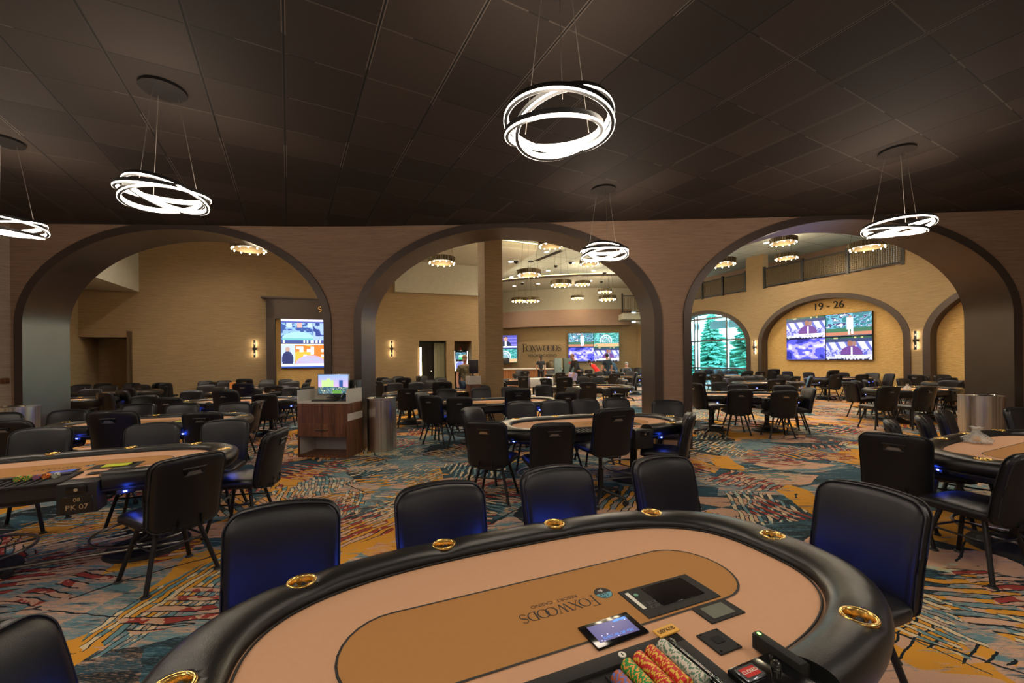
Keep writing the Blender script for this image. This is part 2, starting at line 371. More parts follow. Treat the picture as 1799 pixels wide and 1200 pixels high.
# front ceiling
ang=YAW; org=Vector((-2.8342,2.6618,0))
Rm=Matrix.Rotation(-ang,2)
xs=[-8.6+i*(19.2/40) for i in range(41)]
pts=[(-8.6,-4.1)]+[(10.6,-4.1)]+[(x,wy(x)+.1) for x in xs[::-1]]
loc=[Rm@(Vector(p)-org.xy) for p in pts]
c=MB(); c.poly([tuple(p) for p in loc],0,.1); o=c.build('ceiling','ceiling_tile',smooth=False); o.location=(org.x,org.y,ZC); o.rotation_euler=(0,0,ang); struct(o)
# arch wall
def atop(x,extra=.02):
    for c_,a in ARCH:
        d=abs(x-c_); a2=a+extra
        if d<a2: return SPR+(RISE+extra)*math.sqrt(max(0,1-(d/a2)**2))
    return None
cuts=set()
for c_,a in ARCH:
    a2=a+.02
    cuts|={c_-a2,c_+a2,c_-a2+1e-4,c_+a2-1e-4}
    for k in range(1,48): cuts.add(c_-a2*math.cos(PI*k/48))
cuts|={-14.6,-12,-10,-8.6,10.6,12,14,16,17.6}
cuts=sorted(cuts)
w=MB()
def strip(y0,y1,ztop):
    for x0,x1 in zip(cuts,cuts[1:]):
        xm=(x0+x1)/2
        inside=atop(xm) is not None
        if x1-x0<2e-4: continue
        za=(atop(x0+1e-5) or atop(x0) or 0) if inside else 0; zb=(atop(x1-1e-5) or 0) if inside else 0
        za=min(za,ztop-.001); zb=min(zb,ztop-.001)
        ya,yb=wy(x0)+y0,wy(x1)+y0; yA,yB=wy(x0)+y1,wy(x1)+y1
        V=[w.bm.verts.new(p) for p in [(x0,ya,za),(x1,yb,zb),(x1,yb,ztop),(x0,ya,ztop),(x0,yA,za),(x1,yB,zb),(x1,yB,ztop),(x0,yA,ztop)]]
        for q in ((0,1,2,3),(5,4,7,6),(4,0,3,7),(1,5,6,2),(3,2,6,7),(0,4,5,1)): w.bm.faces.new([V[i] for i in q])
strip(0,WT,ZB+.3)
struct(w.build('wall_arches','paper_mauve',smooth=False))
# arch linings
for i,(cx,a) in enumerate(ARCH):
    path=[]
    for z in (0,.6,1.2,1.8): path.append((cx-a,z,-1,0))
    for k in range(49):
        th=PI-PI*k/48; path.append((cx+a*math.cos(th),SPR+RISE*math.sin(th),math.cos(th),math.sin(th)))
    for z in (1.8,1.2,.6,0): path.append((cx+a,z,1,0))
    lin=MB(); face=MB(); r1=[];r2=[]
    for x,z,nx,nz in path:
        y=wy(x)
        r1.append([(x,y-.03,z),(x,y+WT+.03,z),(x+nx*.018,y+WT+.03,z+nz*.018),(x+nx*.018,y-.03,z+nz*.018)])
        zo=min(z+nz*.135,ZC-.002); 
        r2.append([(x+nx*.002,y-.034,z+nz*.002),(x+nx*.135,wy(x+nx*.135)-.034,zo),(x+nx*.135,wy(x+nx*.135)+.005,zo),(x+nx*.002,y+.005,z+nz*.002)])
    lin.loft(r1); face.loft(r2)
    struct(lin.build(f'trim_{i+1}','bronze',angle=50)); struct(face.build(f'trim_{i+4}','bronze_face',angle=50))
    # rear rim
    back=MB(); r3=[]
    for x,z,nx,nz in path:
        y=wy(x)+WT
        r3.append([(x+nx*.002,y+.034,z+nz*.002),(x+nx*.135,y+.034,z+nz*.135),(x+nx*.135,y-.005,z+nz*.135),(x+nx*.002,y-.005,z+nz*.002)])
    back.loft(r3); struct(back.build(f'trim_{i+7}','bronze_face',angle=50))
# generic wall with openings: openings (s0,s1,z0,z1)
def wall(name,p0,p1,z0,z1,mat,th=.2,op=(),side=1):
    p0=Vector(p0);p1=Vector(p1);L=(p1-p0).length; d=(p1-p0)/L; n=Vector((-d.y,d.x))*side
    m=MB(); ss=sorted({0,L}|{s for o in op for s in o[:2]})
    a=math.atan2(d.y,d.x)
    for s0,s1 in zip(ss,ss[1:]):
        sm=(s0+s1)/2; hs=sorted([(o[2],o[3]) for o in op if o[0]<sm<o[1]]); z=z0; segs=[]
        for h0,h1 in hs:
            if h0>z: segs.append((z,h0))
            z=h1
        if z<z1: segs.append((z,z1))
        for q0,q1 in segs:
            c_=p0+d*sm+n*th/2
            m.box((c_.x,c_.y,(q0+q1)/2),(s1-s0,th,q1-q0),a)
    return struct(m.build(name,mat,smooth=False))
wall('wall_left',(-8.58,-4),(-8.58,7.12),0,4.1,'paper_greige',.2)
m=MB(); m.box((-8.565,1.5,1.33),(.03,11.1,.09),bev=.006); struct(m.build('trim_10','walnut'))
wall('wall_right',(10.5,-4),(10.5,6.85),0,4.1,'paper_greige',.2,side=-1)
wall('wall_front',(-8.7,-4),(10.6,-4),0,4.1,'paper_greige',.2,side=-1)
# back room
TD=Vector((.927,.375)); ND=Vector((-.375,.927))
L0=Vector((-14.3,13.7)); LP=Vector((-8.85,15.9))
def ons(u): # s on left back wall for pixel column
    xr=ray(u,632)[0]; return (-LP.x+LP.y*xr*1.0)/(TD.x-xr*TD.y) if False else (xr*LP.y-LP.x)/(TD.x-xr*TD.y)
LW0=LP+TD*ons(223.5); LWL=(LP+TD*8.4)
def sL(u): return (LP+TD*ons(u)-LW0).length
LL=(LWL-LW0).length
wall('wall_back_left',LW0,LWL,0,ZB,'paper_tan',.25,op=[(sL(737),sL(785.5),0,2.45),(sL(799),sL(829),0,2.45)])
LC=LP+TD*ons(139)
m=MB(); cc_=(LC+LW0)/2+ND*.12
m.box((cc_.x,cc_.y,(2.5+ZB)/2),((LW0-LC).length,.24,ZB-2.5),math.atan2(TD.y,TD.x)); struct(m.build('wall_lintel','paper_tan',smooth=False))
q=LC+ND*1.18
wall('wall_alcove_rear',q,q+TD*2.2,0,2.7,'paper_tan',.2)
wall('wall_alcove_side',LW0,LW0+ND*1.3,0,2.7,'paper_tan',.15,side=-1)
m=MB(); cc_=LC+TD*.9+ND*.7; m.box((cc_.x,cc_.y,2.56),(2.2,1.3,.1),math.atan2(TD.y,TD.x)); struct(m.build('ceiling_alcove','paper_tan',smooth=False))
wall('wall_side_left',LC+ND*1.4,LC-ND*7.2,0,ZB,'paper_tan',.2,side=-1)
# high bulkhead box at the left
bx0=LP+TD*ons(246); 
m=MB(); wdt=(bx0-LC).length; cc_=LC+TD*wdt/2-ND*1.9; m.box((cc_.x,cc_.y,(4.07+ZB)/2),(wdt,3.8,ZB-4.07),math.atan2(TD.y,TD.x)); struct(m.build('wall_bulkhead','grey_paint',smooth=False))
# grey upper bulkhead along the back left wall
s0=ons(701); a_=LP+TD*s0; b_=LWL
m=MB(); cc_=(a_+b_)/2-ND*.12; m.box((cc_.x,cc_.y,(4.48+ZB)/2),((b_-a_).length+.3,.24,ZB-4.48),math.atan2(TD.y,TD.x)); struct(m.build('wall_upper_grey','grey_paint',smooth=False))
# dark rooms behind the two openings
def recess(name,u0,u1,depth,mat,top=2.45):
    a=LP+TD*ons(u0)+ND*.25; b=LP+TD*ons(u1)+ND*.25; c_=(a+b)/2; an=math.atan2(TD.y,TD.x); L=(b-a).length
    m=MB(); q=c_+ND*(depth); m.box((q.x,q.y,top/2),(L+.2,.1,top),an)
    q=a+ND*depth/2-TD*.05; m.box((q.x,q.y,top/2),(.1,depth,top),an)
    q=b+ND*depth/2+TD*.05; m.box((q.x,q.y,top/2),(.1,depth,top),an)
    q=c_+ND*depth/2; m.box((q.x,q.y,top+.05),(L+.2,depth+.1,.1),an)
    return struct(m.build(name,mat,smooth=False))
simple('dark_wall',(.03,.03,.022,1),.6); simple('olive_panel',(.14,.14,.085,1),.5)
recess('wall_door_recess',737,785.5,1.3,'dark_wall'); recess('wall_machine_recess',799,829,1.0,'paper_tan')
def onleft(u,off,z,proud=0):
    p=LP+TD*ons(u)-ND*proud+ND*off; return Vector((p.x,p.y,z))
an=math.atan2(TD.y,TD.x)
a=onleft(759,.9,1.1); b=onleft(768,.9,1.1)
m=MB(); m.box(((a.x+b.x)/2,(a.y+b.y)/2,1.1),((b-a).length*1.0,.06,2.2),an)
d1=m.build('door_1','black_metal',smooth=False); struct(d1)
m=MB(); m.cyl(b+Vector((-.05,-.1,0)),b+Vector((-.05,-.02,0)),.02); m.build('door_handle','handle_metal',d1)
m=MB()
for k,u in enumerate((771.5,776.5,781.5)):
    p=onleft(u,.62-.16*k,1.2); m.box(p,(.16,.1,2.35),an-.5)
struct(m.build('trim_11','olive_panel',smooth=False))
m=MB(); p=onleft(739.5,-.01,1.45); m.box(p,(.06,.05,1.4),an); tag(m.build('light_strip','sconce_glow'),'slim glowing light strip on the left jamb of the dark doorway','light')
# far walls
wall('wall_far_side',LWL,Vector((-3.6,30.4)),0,ZB,'paper_tan',.2)
FX=[-4,-1.2,0,1.2,2.3,3.6,5,6.5,8.1]; FY=[30.6,29.8,29.15,28.6,28.25,28.0,27.9,27.95,28.15]
fy=lambda x: float(np.interp(x,FX,FY))
def curved(name,xs,off,z0,z1,th,mat):
    m=MB(); rings=[[(x,fy(x)+off,z0),(x,fy(x)+off+th,z0),(x,fy(x)+off+th,z1),(x,fy(x)+off,z1)] for x in xs]
    m.loft(rings); return struct(m.build(name,mat,smooth=True,angle=30))
xs=[-4+i*12.6/40 for i in range(41)]
curved('wall_far',xs,0,0,4.0,.2,'paper_tan')
curved('wall_far_soffit',[x for x in xs if x<8.05],-.7,3.78,4.85,.7,'paper_mauve')
curved('wall_far_upper',xs,-.1,4.8,ZB+.1,.3,'grey_paint')
curved('trim_12',[x for x in xs],-4.3,ZB-.14,ZB+.05,.12,'bronze_face'); curved('ceiling_far',[x for x in xs],-4.2,ZB-.12,ZB+.02,4.4,'grey_paint')
o=curved('trim_13',[x for x in xs],-4.36,ZB-.03,ZB-.005,.05,'cove')
# right wall with arches & balcony
RP=Vector((12.3,18.6)); RD=Vector((-.37,.93)).normalized(); RN=Vector((-RD.y,RD.x)) # RN points into room (towards -x)
if RN.x>0: RN=-RN
RS0,RS1=-13.2,10.4
def rp(s,off,z): p=RP+RD*s+RN*off; return Vector((p.x,p.y,z))
RA=[(4.64,2.72),(-1.56,2.72),(-7.67,2.72)]; RSPR=2.2; RRISE=1.80
def rtop(s,e=0):
    for c_,a in RA:
        d=abs(s-c_)
        if d<a+e: return RSPR+(RRISE+e)*math.sqrt(max(0,1-(d/(a+e))**2))
    return None
cs={RS0,RS1}
for c_,a in RA:
    for k in range(0,33): cs.add(c_-a*math.cos(PI*k/32))
cs=sorted(cs); w=MB()
for s0,s1 in zip(cs,cs[1:]):
    sm=(s0+s1)/2; ins=rtop(sm) is not None
    z0=(rtop(s0+1e-6) or RSPR) if ins else 0; z1=(rtop(s1-1e-6) or RSPR) if ins else 0
    A=[rp(s0,0,z0),rp(s1,0,z1),rp(s1,0,4.82),rp(s0,0,4.82),rp(s0,-.35,z0),rp(s1,-.35,z1),rp(s1,-.35,4.82),rp(s0,-.35,4.82)]
    V=[w.bm.verts.new(p) for p in A]
    for q in ((0,1,2,3),(5,4,7,6),(4,0,3,7),(1,5,6,2),(3,2,6,7),(0,4,5,1)): w.bm.faces.new([V[i] for i in q])
ran=math.atan2(RD.y,RD.x)
def rbox(mb,s0,s1,o0,o1,z0,z1,bev=0):
    p=rp((s0+s1)/2,(o0+o1)/2,(z0+z1)/2); mb.box(p,(abs(s1-s0),abs(o1-o0),z1-z0),ran,bev)
SB=[(-4.3,1.05),(1.95,7.4)]  # balcony openings
rbox(w,RS0,-4.3,0,-.35,4.82,ZB); rbox(w,1.05,1.95,0,-.35,4.82,ZB); rbox(w,7.4,RS1,0,-.35,4.82,ZB)
struct(w.build('wall_right_arches','paper_tan',smooth=False))
w=MB(); rbox(w,-4.5,7.6,-2.0,-2.15,4.7,ZB); rbox(w,-4.5,7.6,-.3,-2.0,4.7,4.82); struct(w.build('wall_balcony_rear','paper_mauve',smooth=False))
# niche panels behind arch 2,3
w=MB(); rbox(w,-4.5,1.4,-.36,-.44,0,4.4); rbox(w,-10.6,-4.6,-.36,-.44,0,4.4); struct(w.build('wall_niche_panels','panel_gold',smooth=False))
for i,(c_,a) in enumerate(RA):
    path=[(c_-a,z,-1,0) for z in (0,1,2)]+[(c_-a*math.cos(PI*k/40),RSPR+RRISE*math.sin(PI*k/40),-math.cos(PI*k/40),math.sin(PI*k/40)) for k in range(41)]+[(c_+a,z,1,0) for z in (2,1,0)]
    m=MB(); m.loft([[rp(s-ns*.03,.05,z-nz*.03),rp(s+ns*.17,.05,z+nz*.17),rp(s+ns*.17,-.02,z+nz*.17),rp(s-ns*.012,-.02,z-nz*.012),rp(s-ns*.012,-.355,z-nz*.012),rp(s-ns*.03,-.355,z-nz*.03)] for s,z,ns,nz in path])
    struct(m.build(f'trim_{14+i}','bronze_face',angle=40))
# balcony rails
def railing(sa,sb,n,label):
    r=empty('balcony_railing',rp((sa+sb)/2,0,4.82),ran,label,'railing')
    inv=Matrix.Rotation(-ran,4,'Z')@Matrix.Translation(-Vector(r.location))
    fr=MB()
    for z in (4.9,5.72): rbox(fr,sa,sb,.0,-.05,z-.03,z+.03)
    fr.build('rail_frame','black_metal',r,m=inv,smooth=False)
    for k in range(n+1):
        s=sa+(sb-sa)*k/n; p=MB(); rbox(p,s-.05,s+.05,.03,-.08,4.80,5.82); p.build('post','black_metal',r,m=inv,smooth=False)
    g=MB(); L=sb-sa
    k=0; s=sa+.06
    while s<sb: rbox(g,s-.014,s+.014,-.015,-.03,4.92,5.70); s+=.075
    z=4.99
    while z<5.7: rbox(g,sa,sb,-.012,-.028,z-.014,z+.014); z+=.075
    g.build('mesh_infill','brass_dark',r,m=inv,smooth=False)
railing(-4.25,1.0,3,'dark balcony railing with mesh infill, right of the pilaster above the screens')
railing(2.0,7.35,4,'dark balcony railing with mesh infill, left of the pilaster above the window')
m=MB(); 
# small railing piece at far right corner behind middle arch
# window in arch 1
wf=MB()
rbox(wf,4.64-2.75,4.64+2.75,-.2,-.28,0,.12)
for s in (1.95,3.26,5.2,5.42,7.3): rbox(wf,s-.045,s+.045,-.18,-.30,0,4.0 if abs(s-4.64)<1.6 else 2.7)
for z in (1.0,2.5,3.72): rbox(wf,4.64-2.7 if z<3 else 3.3,4.64+2.7 if z<3 else 6.0,-.18,-.30,z-.045,z+.045)
wd=struct(wf.build('window_1','handle_metal',smooth=False))
g=MB(); pts=[(4.64-2.70,0)]+[(4.64-2.7*math.cos(PI*k/24),RSPR+RRISE*math.sin(PI*k/24)) for k in range(25)]+[(4.64+2.7,0)]
vs=[g.bm.verts.new(rp(s,-.24,z)) for s,z in pts]; g.bm.faces.new(vs); g.build('pane','glass',wd,smooth=False)
wall('wall_back_right',rp(RS0,0,0).xy,Vector((17.3,6.35)),0,ZB,'paper_tan',.2)
# back ceiling
bp=[(-15.5,7.2),(19,6.0),(19,12),(17,16),(9,31),(-4.5,31.5),(-16,15.6)]
m=MB(); m.poly(bp,ZB,ZB+.1); struct(m.build('ceiling_back','ceiling_light',smooth=False))
# lower ceiling panel (left) 
pa=Vector((1.04,16.03)); pb=Vector((-.45,15.3)); d1v=(pb-pa).normalized(); pc=Vector((-.6,21.1)); 
poly=[pa,pa+d1v*9.5,pa+d1v*9.5+(pc-pa)*1.2,pc]
m=MB(); m.poly([tuple(p) for p in poly],5.8,6.0); struct(m.build('ceiling_panel','grey_paint',smooth=False))
m=MB(); 
e0=pa.to_3d(); 
m.tube([(pa.x,pa.y-.05,6.03),((pa+d1v*9).x,(pa+d1v*9).y-.05,6.03)],.02); struct(m.build('trim_17','cove'))
# column
m=MB(); cp=atD(852,632,10.6)+Vector((.14,.36,0)); m.box((cp.x,cp.y,ZB/2),(.50,.50,ZB),an+.06,.01); struct(m.build('wall_column','paper_tan',smooth=False))
# small balcony far right corner
r=empty('balcony_railing',atD(1112,535,26.2),0,'short dark corner railing high beside the far upper wall','railing')
mb=MB(); mb.box((.0,0,.55),(1.3,.06,.06)); mb.box((.0,0,-.45),(1.5,.06,.06)); mb.box((.62,0,.05),(.06,.055,1.0)); mb.build('rail_frame','black_metal',r,smooth=False)
mb=MB(); mb.box((-.65,0,.1),(.1,.1,1.2)); mb.build('post','black_metal',r,smooth=False)
mb=MB(); 
for k in range(14): mb.box((-.6+k*.09,0,.05),(.02,.02,1.0))
mb.build('mesh_infill','brass_dark',r,smooth=False)
m=MB(); p=atD(1112,556,26.5); m.box(p+Vector((.2,.6,-.0)),(1.8,1.6,.35)); struct(m.build('wall_ledge','grey_paint',smooth=False))
# ------------------------------------------------------------------ text on walls
def vm(p,ang): # text standing on wall facing direction -n where wall direction angle ang
    return Matrix.Translation(p)@Matrix.Rotation(ang,4,'Z')@Matrix.Rotation(PI/2,4,'X')
p=atD(952,612,fy(2.0)-.06)
p.y=fy(p.x)-.10; p=atD(952,612,p.y); lg=empty('lettering_sign',p,-.235,'dark raised FOXWOODS lettering on the far tan wall','sign')
serif('FOXWOODS',.43,'ink','lettering',lg,Matrix.Rotation(PI/2,4,'X')@Matrix.Translation((0,-.2,0)),.03)
text('RESORT',.26,'ink','subtitle',lg,.01,Matrix.Rotation(PI/2,4,'X')@Matrix.Translation((-.52,-.5,.0)))
text('CASINO',.26,'ink','subtitle',lg,.01,Matrix.Rotation(PI/2,4,'X')@Matrix.Translation((.56,-.5,.0)))
mb=MB(); mb.poly([(0,.10),(.03,.03),(.10,0),(.03,-.03),(0,-.10),(-.03,-.03),(-.10,0),(-.03,.03)],0,.02); mb.build('star','ink',lg,smooth=False,m=Matrix.Rotation(PI/2,4,'X')@Matrix.Translation((0,-.5,0)))
o=text('19 - 26',.42,'ink','panel_number',None,.012,vm(rp(-1.58,-.34,3.68),ran+PI)); tag(o,'dark numerals 19 - 26 on golden panel above the right screens','sign')
# left alcove surround with header
LA=empty('screen_surround',onleft(532,0,0),an,'dark bronze portal frame with header around the left wall screens','frame')
def lloc(u,z,off): p=onleft(u,-off,z); return p
def lpx(u): return ons(u)-ons(532)
m=MB(); 
x0,x1=lpx(470.5),lpx(486); x2,x3=lpx(579),lpx(596)
m.box(((x0+x1)/2,-.12,2.0),(x1-x0,.24,4.0)); m.build('jamb','bronze_face',LA,smooth=False)
m=MB(); m.box(((x2+x3)/2,-.12,2.0),(x3-x2,.24,4.0)); m.build('jamb','bronze_face',LA,smooth=False)
m=MB(); m.box(((x0+x3)/2,-.12,3.62),(x3-x0,.24,.76)); m.build('header','bronze_face',LA,smooth=False)
m=MB(); m.box(((x0+x3)/2,-.15,4.03),(x3-x0+.3,.36,.06)); m.build('cornice','bronze_face',LA,smooth=False)
m=MB(); m.box(((x1+x2)/2,-.01,1.65),(x2-x1,.04,3.3)); m.build('back_panel','panel_gold',LA,smooth=False)
text('9',.34,'gold','numeral',LA,.01,Matrix.Translation((lpx(564.5),-.25,3.62))@Matrix.Rotation(PI/2,4,'X'))
# ------------------------------------------------------------------ screens
def ell(x,y,cx,cy,rx,ry): return ((x-cx)/rx)**2+((y-cy)/ry)**2<1
def hsh(a,b): return (math.sin(a*127.1+b*311.7)*43758.5453)%1
def sm(a,b,s):
    a*=s;b*=s;i,j=math.floor(a),math.floor(b);f,g=a-i,b-j;f=f*f*(3-2*f);g=g*g*(3-2*g)
    return (hsh(i,j)*(1-f)+hsh(i+1,j)*f)*(1-g)+(hsh(i,j+1)*(1-f)+hsh(i+1,j+1)*f)*g
def P_anchor(x,y):
    if y<.05: return (.01,.02,.05) if hsh(int(x*30),1)>.3 else (.5,.5,.6)
    if y<.14: return (.75,.78,.9) if hsh(int(x*40),int(y*40))>.25 else (.2,.2,.4)
    if y<.22 and x>.2: return (.9,.9,.95)
    if y>.94: return (.02,.10,.06) if hsh(int(x*22),3)>.3 else (.5,.5,.2)
    if ell(x,y,.54,.72,.055,.13): return (.30,.13,.09)
    if ell(x,y,.63,.70,.05,.11): return (.32,.18,.16)
    if abs(x-.58)<.02 and .22<y<.55: return (.85,.85,.95)
    if ell(x,y,.57,.25,.24,.36): return (.14,.05,.25)
    if y>.78: return (.03,.05,.14)
    if y>.45: return (.62,.62,.95) if int(x*14+y*4)%3 else (.12,.15,.5)
    return (.45,.45,.85) if hsh(int(x*30),int(y*18))>.4 else (.10,.12,.5)
def P_pitch(x,y):
    if y<.04: return (.02,.05,.10)
    if ell(x,y,.55,.86,.03,.06): return (.4,.25,.2)
    if (abs(x-.55)<.07 and .30<y<.82) or (abs(x-.52)<.025 and .06<y<.4) or (abs(x-.60)<.025 and .08<y<.4): return (.75,.78,.95)
    if y<.2: return (.50,.20,.12)
    if y<.36: return (.04,.16,.09)
    h=sm(x,y,14)
    return (.02,.18,.22) if h<.4 else ((.15,.45,.6) if h<.6 else ((.06,.04,.15) if h<.8 else (.6,.7,.9)))
def P_abs(x,y):
    h=sm(x*1.3+y*.6,y-x*.5,4)+.5*sm(x,y,11)
    if y<.05: return (.1,.1,.3)
    if h<.62: return (.01,.02,.30)
    if h<.92: return (.08,.09,.75)
    if h<1.1: return (.40,.36,.9)
    return (.75,.72,.95)
def P_dome(x,y):
    r=math.hypot((x-.48)/.24,(y-.42)/.46)
    if .85<r<1 and y>.3: return (.8,.9,.95)
    if .5<r<.6 and y>.3: return (.7,.7,.8)
    if r<1 and y>.3 and int(math.atan2(y-.3,x-.48)*9)%2: return (.35,.55,.6)
    if y<.26: return (.65,.42,.22) if sm(x,y,9)>.3 else (.1,.4,.3)
    h=sm(x,y,12); return (.02,.25,.22) if h<.45 else ((.15,.55,.55) if h<.75 else (.05,.10,.2))
def P_man(x,y):
    if y<.2: return (.8,.85,.95) if y>.08 else (.05,.08,.3)
    if ell(x,y,.5,.72,.09,.16): return (.55,.32,.24)
    if ell(x,y,.5,.86,.09,.06): return (.03,.02,.02)
    if abs(x-.5)<.035 and y<.56: return (.8,.85,.95)
    if ell(x,y,.5,.2,.25,.40): return (.02,.03,.08)
    return (.10,.10,.5) if int(y*12)%3 else (.25,.22,.7)
def P_news(x,y):
    if y>.92: return (.75,.75,.9)
    if y>.86: return (.05,.08,.4)
    if y<.13: return (.04,.06,.25) if hsh(int(x*26),1)>.35 else (.7,.75,.9)
    if x>.68:
        return (.02,.05,.25) if sm(x,y,9)<.45 else (.35,.5,.85)
    if ell(x,y,.36,.2,.34,.28): return (.35,.62,.7) if y>.22 else (.15,.5,.5)
    if y>.66 and int(x*9)%2: return (.75,.4,.35) if .3<x<.45 else (.5,.65,.9)
    return (.03,.08,.3) if sm(x,y,16)<.5 else (.25,.45,.8)
def P_map(x,y):
    if y<.06: return (.03,.08,.35)
    if y<.16: return (.8,.85,.95)
    if y>.96: return (.75,.8,.95)
    if x<.28:
        if ell(x,y,.13,.78,.05,.09): return (.5,.32,.26)
        if ell(x,y,.13,.35,.12,.35): return (.02,.03,.12)
        return (.5,.6,.9)
    if ell(x,y,.62,.16,.32,.36): return (.45,.45,.7) if hsh(int(x*60),int(y*40))>.3 else (.6,.35,.5)
    if hsh(int(x*13),int(y*9))>.86: return (.9,.9,.9)
    h=sm(x,y,5); return (.95,.20,.03) if h<.5 else ((.95,.45,.05) if h<.8 else (.7,.05,.03))
def P_resort(x,y):
    if y<.03: return (.03,.03,.06)
    if y<.38:
        h=hsh(int(x*40),int(y*40)); 
        if y<.2 and .48<x<.78: return (.10,.28,.05)
        return (.04,.10,.14) if h<.62 else ((.75,.7,.4) if h>.88 else (.08,.20,.22))
    if .12<x<.52 and y<(.82 if abs(x-.34)<.06 else .70+.04*(int(x*25)%2)): 
        return (.55,.75,.25) if int(x*60)%2 else (.40,.60,.28)
    if .70<x<.83 and y<.72: return (.03,.08,.28)
    return (.55*(1-y)+.25, .40, .60+.2*y)
def P_slot(x,y):
    if ell(x,y,.5,.5,.22,.2): return (.5,.9,.6)
    if y<.3 and .3<x<.7: return (.05,.5,.15)
    return (.05,.15,.2) if sm(x,y,6)<.5 else (.2,.4,.5)
def P_slot2(x,y): return (.20,.22,.6) if sm(x,y,7)<.6 else (.5,.55,.85)
def P_tablet(x,y): 
    if .88>y>.76 and .1<x<.85 and hsh(int(x*44),int(y*30))>.35: return (.03,.12,.45)
    if y<.17 and x<.36: return (.02,.2,.6) if hsh(int(x*30),int(y*30))>.3 else (.02,.08,.3)
    return (.05,.045,.16) if hsh(int(x*60),int(y*40))<.99 else (.5,.5,.9)
def screen(name,painter,w,h,nx,ny,parent,m,mat='screen'):
    me=bpy.data.meshes.new(name); V=[];Fc=[];col=[]
    for j in range(ny):
        for i in range(nx):
            x0,x1=i/nx,(i+1)/nx; y0,y1=j/ny,(j+1)/ny; k=len(V)
            V+=[((x0-.5)*w,(y0-.5)*h,0),((x1-.5)*w,(y0-.5)*h,0),((x1-.5)*w,(y1-.5)*h,0),((x0-.5)*w,(y1-.5)*h,0)]
            Fc.append((k,k+1,k+2,k+3)); c_=painter((x0+x1)/2,(y0+y1)/2); col+=[c_[0],c_[1],c_[2],1]*4
    me.from_pydata(V,[],Fc); at=me.attributes.new('Col','FLOAT_COLOR','POINT'); at.data.foreach_set('color',col)
    me.transform(m); me.materials.append(M[mat]); o=bpy.data.objects.new(name,me); C.objects.link(o); o.parent=parent; return o
TVW,TVH=1.66,.935
def tv(loc,rz,painter,label,group,w=TVW,h=TVH,n=(84,47)):
    t_=empty('video_screen',loc,rz,label,'television',group)
    m=MB(); m.box((0,.045,0),(w,.08,h),bev=.004,seg=1); m.build('bezel','black_gloss',t_,smooth=False)
    screen('display',painter,w-.03,h-.03,n[0],n[1],t_,Matrix.Translation((0,-.001,0))@Matrix.Rotation(PI/2,4,'X'))
    return t_
# right wall 2x2
for (ds,dz,pf,lb) in ((.83,.47,P_anchor,'upper left screen of the right wall block, man in purple suit'),(-.83,.47,P_pitch,'upper right screen of the right wall block, baseball pitcher'),(.83,-.47,P_abs,'lower left screen of the right wall block, blue and violet shapes'),(-.83,-.47,P_anchor,'lower right screen of the right wall block, man in purple suit')):
    tv(rp(-1.52+ds,-.25,2.36+dz),ran+PI,pf,lb,'screens on the right wall')
# far wall 2x2
fa=-.02
for (dx,dz,pf,lb) in ((-.85,.48,P_pitch,'upper left screen of the far wall block, baseball pitcher'),(.85,.48,P_dome,'upper right screen of the far wall block, dome and trees'),(-.85,-.48,P_abs,'lower left screen of the far wall block, blue swirl'),(.85,-.48,P_anchor,'lower right screen of the far wall block, man in purple suit')):
    p=atD(1043.5,610,27.6); tv(p+Vector((dx,0,dz)),fa,pf,lb,'screens on the far wall',1.69,.95,(56,32))
for dz,pf,lb in ((.47,P_man,'upper screen left of the far sign, man in dark suit'),(-.47,P_dome,'lower screen left of the far sign, white dome')):
    p=atD(889,613,28.6); tv(p+Vector((0,0,dz)),-.3,pf,lb,'stacked screens left of the far sign',1.66,.935,(48,27))
for dz,pf,lb in ((.475,P_news,'upper screen in the dark portal on the left, news studio'),(-.475,P_map,'lower screen in the dark portal on the left, red weather map')):
    xx=(ons(495)+.83)
    p=LP+TD*xx-ND*.14; tv(Vector((p.x,p.y,2.30+dz)),an,pf,lb,'stacked screens in the left portal',1.66,.95)
# ------------------------------------------------------------------ sconces
def sconce(loc,rz,label):
    s=empty('sconce_lamp',loc,rz,label,'wall lamp','slim wall sconces')
    m=MB(); m.box((0,-.07,0),(.07,.03,.66),bev=.004); m.build('bar','black_metal',s)
    m=MB(); m.box((0,-.045,0),(.13,.09,.09),bev=.004); m.build('bracket','black_metal',s)
    m=MB(); m.box((0,-.045,0),(.05,.018,.62)); m.build('light_strip','sconce_strip',s)
    for z in (-.2,.2):
        l=bpy.data.lights.new('sconce_light','POINT'); l.energy=1.3; l.color=(1,.75,.45); l.shadow_soft_size=.05
        lo=bpy.data.objects.new('sconce_light',l); C.objects.link(lo); lo.parent=s; lo.location=(0,-.10,z)
emis('sconce_strip',(1,.82,.55,1),9)
sconce(onleft(448.5,0,2.1),an,'slim backlit black wall sconce left of the dark portal')
sconce(onleft(688.5,0,2.1),an,'slim backlit black wall sconce left of the dark doorway')
sconce(rp(1.50,0,2.05),ran+PI,'slim backlit black wall sconce between window and right screens')
sconce(rp(-4.60,0,2.1),ran+PI,'slim backlit black wall sconce right of the right screens')
